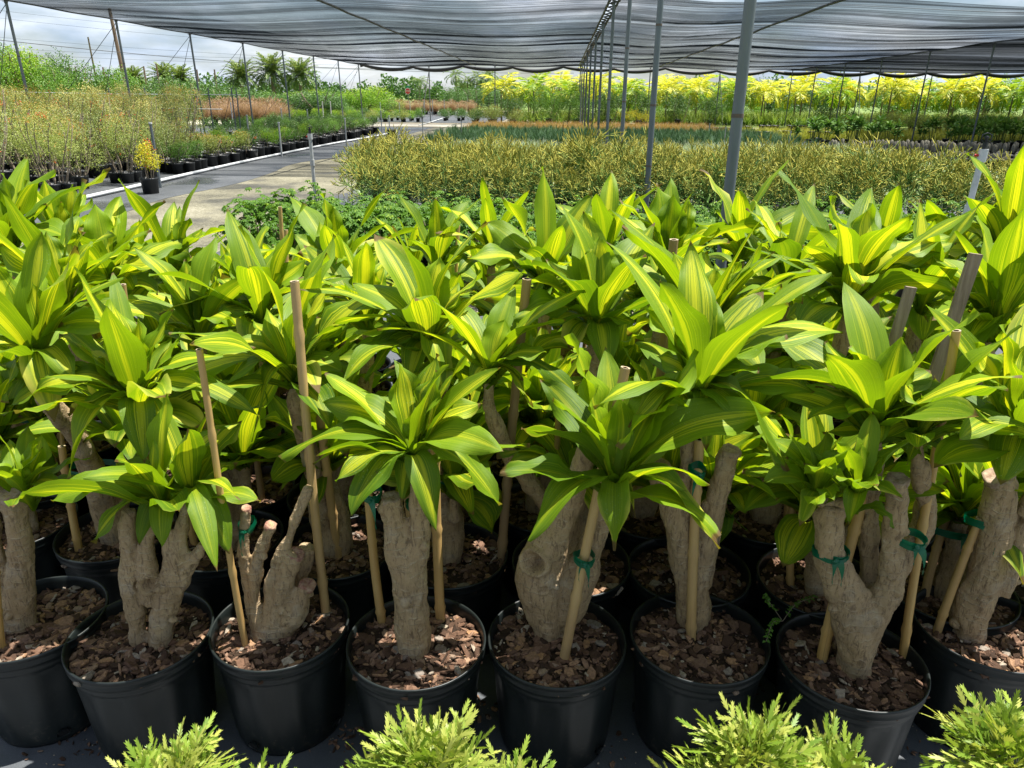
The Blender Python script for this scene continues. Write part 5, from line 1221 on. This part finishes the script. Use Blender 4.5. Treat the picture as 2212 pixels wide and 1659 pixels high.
# conifer hedge, center
def conifer():
    t = thing('conifer', 'x', 'tree', (0, 0, -50), 0, 'small conifers in the far center block'); ms = MB(); tube(ms, [(0, 0, 0), (0, 0, 2.2)], [.04, .01], 6); ms.build('trunk', M_BARKT, t); mb = MB()
    for z in np.linspace(.3, 2.15, 9):
        r = .75*(1-z/2.5)+.08; n = 90; a = rng.uniform(0, 6.28, n); q = rng.uniform(.2, 1, n)*r; P = np.stack([np.cos(a)*q, np.sin(a)*q, z+.05*q], 1)
        D = np.stack([np.cos(a), np.sin(a), np.full(n, .15)], 1); N = np.tile([0, 0, 1.], (n, 1)); D /= np.linalg.norm(D, axis=1)[:, None]; N = N-D*np.sum(N*D, 1)[:, None]
        V, F, k = leafquads(P, D, N, np.full(n, .2), np.full(n, .06), rng.random((n, 3))*np.array([1, .6, 1])); mb.add(V, F, None, k, 0, False)
    mb.build('crown', M_GRN, t); return t
CO = [conifer()]; fc = [True]
for x in np.arange(-13.4, -3.6, .95):
    for y in (72, 73.5): place_set(CO, fc, 0, (x+random.uniform(-.1, .1), y, 0), random.uniform(0, 6), random.uniform(.85, 1.05), 'small tiered conifer in the far center block')

# palms
M_PLMD = mat_foliage('palm_green', (.06, .13, .03), (.13, .22, .05), (.24, .28, .07), trans=.25, rough=.45, tint3=(.6, 1))
M_PLMY = mat_foliage('palm_yellow', (.10, .22, .03), (.38, .48, .04), (.74, .68, .07), trans=.38, rough=.45, hue_obj=.25, tint3=(.35, .9))
M_PTR = mat_simple('palm_trunk', (.13, .11, .085), (.26, .23, .18), 12, .85, .5, .2, stretch=(1, 1, 6))
def palm(name, label, group, th, nf, L, leafw, mat, rise=1.0, droop=1.0, tr=.12, dens=26, flat=.5, ll=.22):
    t = thing(name, label, 'palm', (0, 0, -50), 0, group); ms = MB(); bend = random.uniform(-.04, .04)*th
    tube(ms, smoothpath([(0, 0, -.1), (bend*.4, 0, th*.5), (bend, 0, th)], 12), np.linspace(tr*1.2, tr*.8, 12), 9); ms.build('trunk', M_PTR, t); mb = MB()
    for k in range(nf):
        f = (k+.5)/nf; a = k*GA+random.uniform(-.2, .2); e0 = R(82)-R(75)*f*rise; h = np.array([math.cos(a), math.sin(a), 0]); d0 = h*math.cos(e0)+UP*math.sin(e0)
        e2 = e0-droop*(1.1+.6*f); P0 = np.array([bend, 0, th]); P1 = P0+d0*L*.4; P2 = P1+(h*math.cos((e0+e2)/2)+UP*math.sin((e0+e2)/2))*L*.35; P3 = P2+(h*math.cos(e2)+UP*math.sin(e2))*L*.3
        C = bez(P0, P1, P2, P3, dens); T = np.gradient(C, axis=0); T /= np.linalg.norm(T, axis=1)[:, None]; s_ = nrm(np.cross(UP, h)); c = random.random()
        tube(mb, C[::3], .012, 4, False, (c, .3, 0)); PP, DD, NN, LL = [], [], [], []
        for i in range(3, dens):
            v = i/dens; n_ = np.cross(T[i], s_)
            for sg in (-1, 1):
                d = nrm(T[i]*.55+s_*sg*.8-UP*flat*.5+n_*.15+rng.normal(0, .1, 3)); PP.append(C[i]); DD.append(d); nn = nrm(np.cross(d, T[i])*sg+rng.normal(0, .15, 3)); NN.append(nn); LL.append(L*ll*math.sin(PI*min(1, .18+v*.82))**.6*random.uniform(.85, 1.1)+.03)
        PP, DD, NN, LL = map(np.array, (PP, DD, NN, LL)); rn = np.stack([np.clip(c*.6+rng.random(len(PP))*.4, 0, 1), np.clip(rng.normal(.55+.25*(1-f), .18, len(PP)), 0, 1), rng.random(len(PP))], 1)
        V, F, q = leafquads(PP, DD, NN, LL, np.full(len(PP), leafw), rn); mb.add(V, F, None, q, 0, False)
    mb.build('crown', mat, t); return t
DP = [palm('date_palm', 'x', 'feathery date palms behind the hedgerow', 3.0, 52, 2.5, .12, M_PLMD, 1.25, .9, .22, 30, .3, .17)]; fd = [True]
for px, Y, top, lb in ((585, 92, 118, 'full feathery date palm, left of the twin pair above the hedgerow'), (643, 92, 128, 'full feathery date palm, right of the twin pair above the hedgerow'), (515, 90, 132, 'date palm beside the slanting utility wires'), (352, 95, 138, 'hazy date palm behind the hedgerow, left pair'), (388, 92, 142, 'yellowish date palm behind the hedgerow, left pair'), (285, 98, 146, 'small date palm low behind the hedgerow')):
    P = PY(px, top, Y); sc = (P[2])/4.75; place_set(DP, fd, 0, (P[0], Y, 0), random.uniform(0, 6), (1.0*sc**.5, 1.0*sc**.5, sc), lb)
CP = [palm('coconut_palm', 'x', 'slim coconut palms in the far center', 4.6, 17, 2.4, .09, M_PLMD, 1.2, 1.35, .11, 22, .9, .22) for k in range(2)]; fp = [True]*2
for k, (px, top) in enumerate(((905, 168), (985, 152), (1010, 170), (1030, 158), (1052, 152), (1070, 166), (1000, 182), (1040, 178))):
    P = PY(px, top, 112+random.uniform(-4, 4)); sc = P[2]/5.5; place_set(CP, fp, k % 2, (P[0], P[1], 0), random.uniform(0, 6), (.95, .95, sc), ['lone coconut palm left of the palm cluster', 'coconut palm, leftmost of the far center cluster', 'coconut palm in the far center cluster', 'coconut palm in the far center cluster', 'tallest coconut palm in the far center cluster', 'coconut palm, rightmost of the far center cluster', 'short coconut palm in the far center cluster', 'short coconut palm in the far center cluster'][k])
YP = [palm('yellow_palm', 'x', 'yellow-fronded palms in rows on the right', random.uniform(1.55, 1.95), 11, 1.6, .085, M_PLMY, .95, 1.3, .045, 20, .95, .36) for k in range(3)]+[palm('yellow_palm', 'x', 'yellow-fronded palms in rows on the right', 1.6, 12, 1.6, .085, M_BRG, 1.0, 1.3, .045, 20, .9, .35)]
fy = [True]*4
for (y, x0, x1, sp) in ((51.0, -4.0, 17.5, 2.1), (54, -2.4, 20.0, 2.3), (51.0, 20.5, 38.0, 1.8), (54, 19.0, 42.0, 2.3)):
    x = x0
    while x < x1:
        k = random.choice((0, 1, 2, 3, 1, 3)); place_set(YP, fy, k, (x+random.uniform(-.3, .3), y+random.uniform(-.5, .5), 0), random.uniform(0, 6), random.uniform(1.0, 1.22), 'slim-trunked palm with yellow-green fronds in the right-hand rows' if k < 3 else 'slim-trunked palm with plain green fronds in the right-hand rows'); x += sp
bed(3.5, 17.0, 56.5, 58, 1.7, (1, 0), 1.45)
bed(14.5, 34.0, 43.0, 45, 1.35, (2, 3), 1.1)

# ------------------------------------------------------------------ right-hand beds: broad-leaved plants, stubby cacti, trays
def broad(seed):
    t = thing('broadleaf_plant', 'x', 'potted plant', (0, 0, -50), 0, 'broad-leaved plants in the right-hand bed'); part('pot', P_SM, t); mb = MB(); ms = MB()
    for q in range(3):
        B = np.array([random.uniform(-.13, .13), random.uniform(-.13, .13), random.uniform(.45, .75)]); tube(ms, [(B[0]*.4, B[1]*.4, .2), tuple(B)], .014, 6)
        for i in range(13): rnd_leaf(mb, B, i*GA, R(75)-R(60)*(i/13), random.uniform(.24, .34), .075, .5+.5*i/13, (random.random()*.9, random.random()*.9, .2), nseg=6)
    mb.build('foliage', M_BDL, t); ms.build('stem', M_STEMG, t); return t
M_BDL = mat_foliage('broad_green_leaf', (.07, .19, .03), (.17, .32, .05), (.26, .38, .08), trans=.25, rough=.55, spec=.25, tint3=(.6, 1))
BD = [broad(k) for k in range(2)]; fb = [True]*2
for (x0, x1, y0, y1) in ((8.9, 12.4, 28.0, 30.4), (13.6, 21.5, 27.5, 31)):
    for x in np.arange(x0, x1, .72):
        for y in np.arange(y0, y1, .9): place_set(BD, fb, random.randrange(2), (x+random.uniform(-.12, .12), y+random.uniform(-.1, .1), 0), random.uniform(0, 6), random.uniform(.95, 1.25), 'long-leaved bright green plant in a black pot, right-hand bed')
M_CAC = mat_simple('grey_cactus', (.20, .19, .14), (.40, .37, .29), 30, .85, .6, .2)
def stub():
    t = thing('stubby_cactus', 'knobbly grey-brown stub cactus in a black pot, right-hand bench rows', 'cactus', (0, 0, -50), 0, 'stubby grey cacti in the right-hand rows'); o = part('pot', P_SM, t); o.scale = (.6, .6, .7); mb = MB()
    for q in range(2):
        cx, cy = random.uniform(-.04, .04), random.uniform(-.04, .04); h_ = random.uniform(.28, .38)
        lathe(mb, [(.035, .12), (.045, .2), (.05, .12+h_*.6), (.035, .12+h_*.95), (0, .13+h_)], 14, fn=lambda r, z, a: r*(1+.22*np.cos(a*7)*(1 if int(z*40) % 2 else -1)), c=(cx, cy, 0))
    mb.build('stem', M_CAC, t); return t
SC = [stub(), stub()]; fx = [True]*2
for y in (20.4, 20.8, 21.2, 25.0, 25.4, 25.8):
    for x in np.arange(8.8 if y > 23 else 9.2, 16.4 if y > 23 else 14.4, .26): place_set(SC, fx, random.randrange(2), (x+random.uniform(-.03, .03), y+random.uniform(-.03, .03), 0), random.uniform(0, 6), random.uniform(.8, 1.05))
def tray(x, y, label, nx=3, ny=2):
    t = thing('pot_tray', label, 'tray', (x, y, 0), 0, 'black trays of empty pots'); mb = MB(); box(mb, (0, 0, .03), (nx*.34+.06, ny*.34+.06, .05)); mb.build('tray_base', M_BLACKP, t)
    for i in range(nx):
        for j in range(ny):
            o = part('pot', P_EMPTY, t); o.location = ((i-(nx-1)/2)*.34, (j-(ny-1)/2)*.34, .055)
P_EMPTY = (lambda mb: (lathe(mb, [(0, .01), (.125, .0), (.15, .22), (.16, .225), (.16, .25), (.148, .25), (.12, .02), (0, .02)], 18), mb.mesh('empty_pot', M_BLACKP))[1])(MB())
for (px, py) in ((1580, 300), (1640, 300), (1700, 298), (1600, 286), (1660, 284), (1720, 284), (1560, 290), (1770, 300), (1620, 312)):
    g = at_ground(px, py); tray(g[0], g[1], 'black plastic tray of empty pots right of the golden grass')
for (px, py) in ((2045, 368), (2080, 370), (2120, 371), (2160, 372), (2200, 374), (2060, 358), (2110, 360), (2160, 361)):
    g = at_ground(px, py); tray(g[0], g[1], 'black pot tray in front of the stubby cacti')

# ------------------------------------------------------------------ left background: wires, utility poles, slab fence, sign
def upole(px, pb, ptop, Y, r, label, arm=False):
    B = PY(px[0], pb, Y); T = PY(px[1], ptop, Y); t = thing('utility_pole', label, 'utility pole', (B[0], Y, 0), 0, 'wooden utility poles'); mb = MB()
    tube(mb, [(0, 0, 0), (T[0]-B[0], 0, T[2])], [r*1.2, r*.85], 10); mb.build('pole_shaft', M_WOOD, t)
    m2 = MB()
    for k in range(3): lathe(m2, [(0, 0), (.07, .03), (.05, .1), (.0, .14)], 8, c=((T[0]-B[0])+.14, 0, T[2]-.4-.7*k))
    m2.build('insulator', M_WIRE, t); return T
T1 = upole((205, 190), 153, 80, 150, .16, 'thin wooden utility pole standing left behind the hedgerow')
T2 = upole((268, 236), 153, 18, 75, .17, 'tall leaning utility pole crossing the left edge of the shade cloth')
for i, (px, t_) in enumerate(((148, 138), (262, 135), (222, 145), (337, 137), (463, 150), (425, 150), (310, 143))):
    P = PY(px, t_, 70); tt = thing('wood_post', 'short dark wooden post showing above the hedgerow', 'post', (P[0], 70, 0), 0, 'short posts above the hedgerow'); mb = MB(); tube(mb, [(0, 0, 0), (0, 0, P[2])], .07, 8); mb.build('post_shaft', M_WOOD, tt)
def wire(a, b, Ya, Yb, sag, lab, r=.02):
    A, B = PY(a[0], a[1], Ya), PY(b[0], b[1], Yb); t_ = np.linspace(0, 1, 30)[:, None]; P = A+(B-A)*t_-UP*sag*4*t_*(1-t_); cable('overhead_wire', lab, P, r, 'overhead wires left of the shade roof')
wire((-60, 80), (900, 150), 60, 120, .6, 'thickest overhead wire slanting down from the left picture edge to the palms', .03)
for a, b in (((-60, 15), (700, 88)), ((-60, 32), (760, 105)), ((-60, 75), (820, 132)), ((-60, 112), (900, 142)), ((-60, 100), (760, 128))): wire(a, b, 145, 150, .5, 'thin distant overhead wire above the hedgerow', .02)
wire((560, 140), (1240, 158), 110, 110, .3, 'distant wire passing behind the coconut palms', .03)
# pale tension lines strung over the shrubs
for a, b, Y in (((-40, 197), (520, 205), 27), ((150, 227), (480, 236), 24)):
    A, B = PY(a[0], a[1], Y), PY(b[0], b[1], Y); cable('string_line', 'pale horizontal string line above the left shrubs', [A, (A+B)/2-UP*.03, B], .012, 'string lines above the left shrubs', M_PVC)
for i, px in enumerate((235, 262, 312, 422, 450, 500, 510)):
    P = PY(px, 196, 27); t_ = thing('string_post', 'thin dark post holding the pale string lines', 'post', (P[0], 27, 0), 0, 'thin posts of the string lines'); mb = MB(); tube(mb, [(0, 0, 0), (0, 0, P[2]+.1)], .022, 8); mb.build('post_shaft', M_GALV, t_)
# stop sign
M_SRED = mat_simple('sign_red', (.50, .02, .025), (.56, .03, .03), 5, .5, 0); M_SWH = mat_simple('sign_white', (.75, .75, .75), (.8, .8, .8), 5, .5, 0); M_SGR = mat_simple('sign_green', (.01, .22, .12), (.02, .26, .14), 5, .5, 0)
P = PY(881, 197, 95); t = thing('stop_sign', 'red octagonal STOP sign with a green street name plate on top', 'road sign', (P[0], 95, 0))
mb = MB(); tube(mb, [(0, 0, 0), (0, 0, P[2]+.55)], .04, 8); mb.build('sign_post', M_GALV, t)
def octo(r, y, th):
    a = (np.arange(8)+.5)*PI/4; V = np.concatenate([np.stack([np.cos(a)*r, np.full(8, y+q), np.sin(a)*r+P[2]], 1) for q in (0, th)]); m_ = MB(); m_.add(V, [gridfaces(2, 8, True), np.arange(8)[None, ::-1], (np.arange(8)+8)[None, :]], smooth=False); return m_
octo(.36, -.06, .02).build('sign_border', M_SWH, t); octo(.33, -.068, .006).build('sign_face', M_SRED, t)
def text_mesh(txt, size, loc, mat, parent, name='lettering'):
    cu = bpy.data.curves.new('txt', 'FONT'); cu.body = txt; cu.size = size; cu.align_x = 'CENTER'; cu.align_y = 'CENTER'; cu.extrude = .003
    o = bpy.data.objects.new('txt', cu); COL.objects.link(o); dg = bpy.context.evaluated_depsgraph_get(); me = bpy.data.meshes.new_from_object(o.evaluated_get(dg)); bpy.data.objects.remove(o); me.materials.clear(); me.materials.append(mat)
    q = bpy.data.objects.new(name, me); COL.objects.link(q); q.parent = parent; q.location = loc; q.rotation_euler = (R(90), 0, 0); return q
text_mesh('STOP', .25, (0, -.076, P[2]), M_SWH, t)
mb = MB(); box(mb, (0, -.06, P[2]+.5), (.6, .02, .16)); mb.build('street_plate', M_SGR, t)

# little weed trailing over the rim of the gnarled trunk pot
g = PZ(1700, 1300, PH+.01); mb = MB(); ms = MB(); W0 = np.array([PZ(1690, 1345, PH)[0], PZ(1690, 1345, PH)[1], PH+.005])
for tips_ in (((1655, 1290), (1660, 1300)), ((1670, 1345), (1655, 1385)), ((1720, 1305), (1760, 1290))):
    pts = [W0]+[PZ(a, b, PH+.03+.02*i) for i, (a, b) in enumerate(tips_)]; q = smoothpath(pts, 12); tube(ms, q, .0012, 5)
    for p in q[2:]:
        n_ = 4; D = unit(n_)*np.array([1, 1, .4]); D /= np.linalg.norm(D, axis=1)[:, None]; N = np.tile([0, 0, 1.], (n_, 1))-D*D[:, 2:3]; N /= np.linalg.norm(N, axis=1)[:, None]
        V, F, k = leafquads(np.tile(p, (n_, 1)), D, N, np.full(n_, .012), np.full(n_, .009), rng.random((n_, 3))*[1, .3, 1]); mb.add(V, F, None, k, 0, False)
t = thing('weed_sprig', 'tiny round-leaved weed trailing over the rim of the gnarled trunk pot', 'weed', W0); mb.build('leaves', M_GRN, t, W0); ms.build('stem', M_RED if 0 else M_BARKT, t, W0)
# spilled bark and grit on the fabric between the front pots
mb = MB(); pts = []
for (px, py, sx, n) in ((745, 1590, .045, 60), (1640, 1480, .05, 14), (1045, 1530, .03, 24), (205, 1600, .05, 50), (1320, 1640, .06, 30), (1560, 1650, .05, 16), (120, 1645, .09, 30), (2000, 1610, .06, 24), (1290, 1580, .03, 16), (580, 1655, .1, 20)):
    c = PZ(px, py, 0)
    for i in range(n): pts.append((c[0]+random.gauss(0, sx), c[1]+random.gauss(0, sx*.7), .002))
chips(mb, pts, .006, .026, white=.25); tag(mb.build('spilled_bark', M_MULCH), 'spilled bark chips and grit on the fabric between the front pots', 'bark chips', None, 'stuff')
for protos in (PB, US, LB, LS, FB, TS, GC, TR, CO, DP, CP, YP, BD, SC):
    for o in protos:
        if o.location[2] < -10:
            for ch in list(o.children_recursive): bpy.data.objects.remove(ch)
            bpy.data.objects.remove(o)
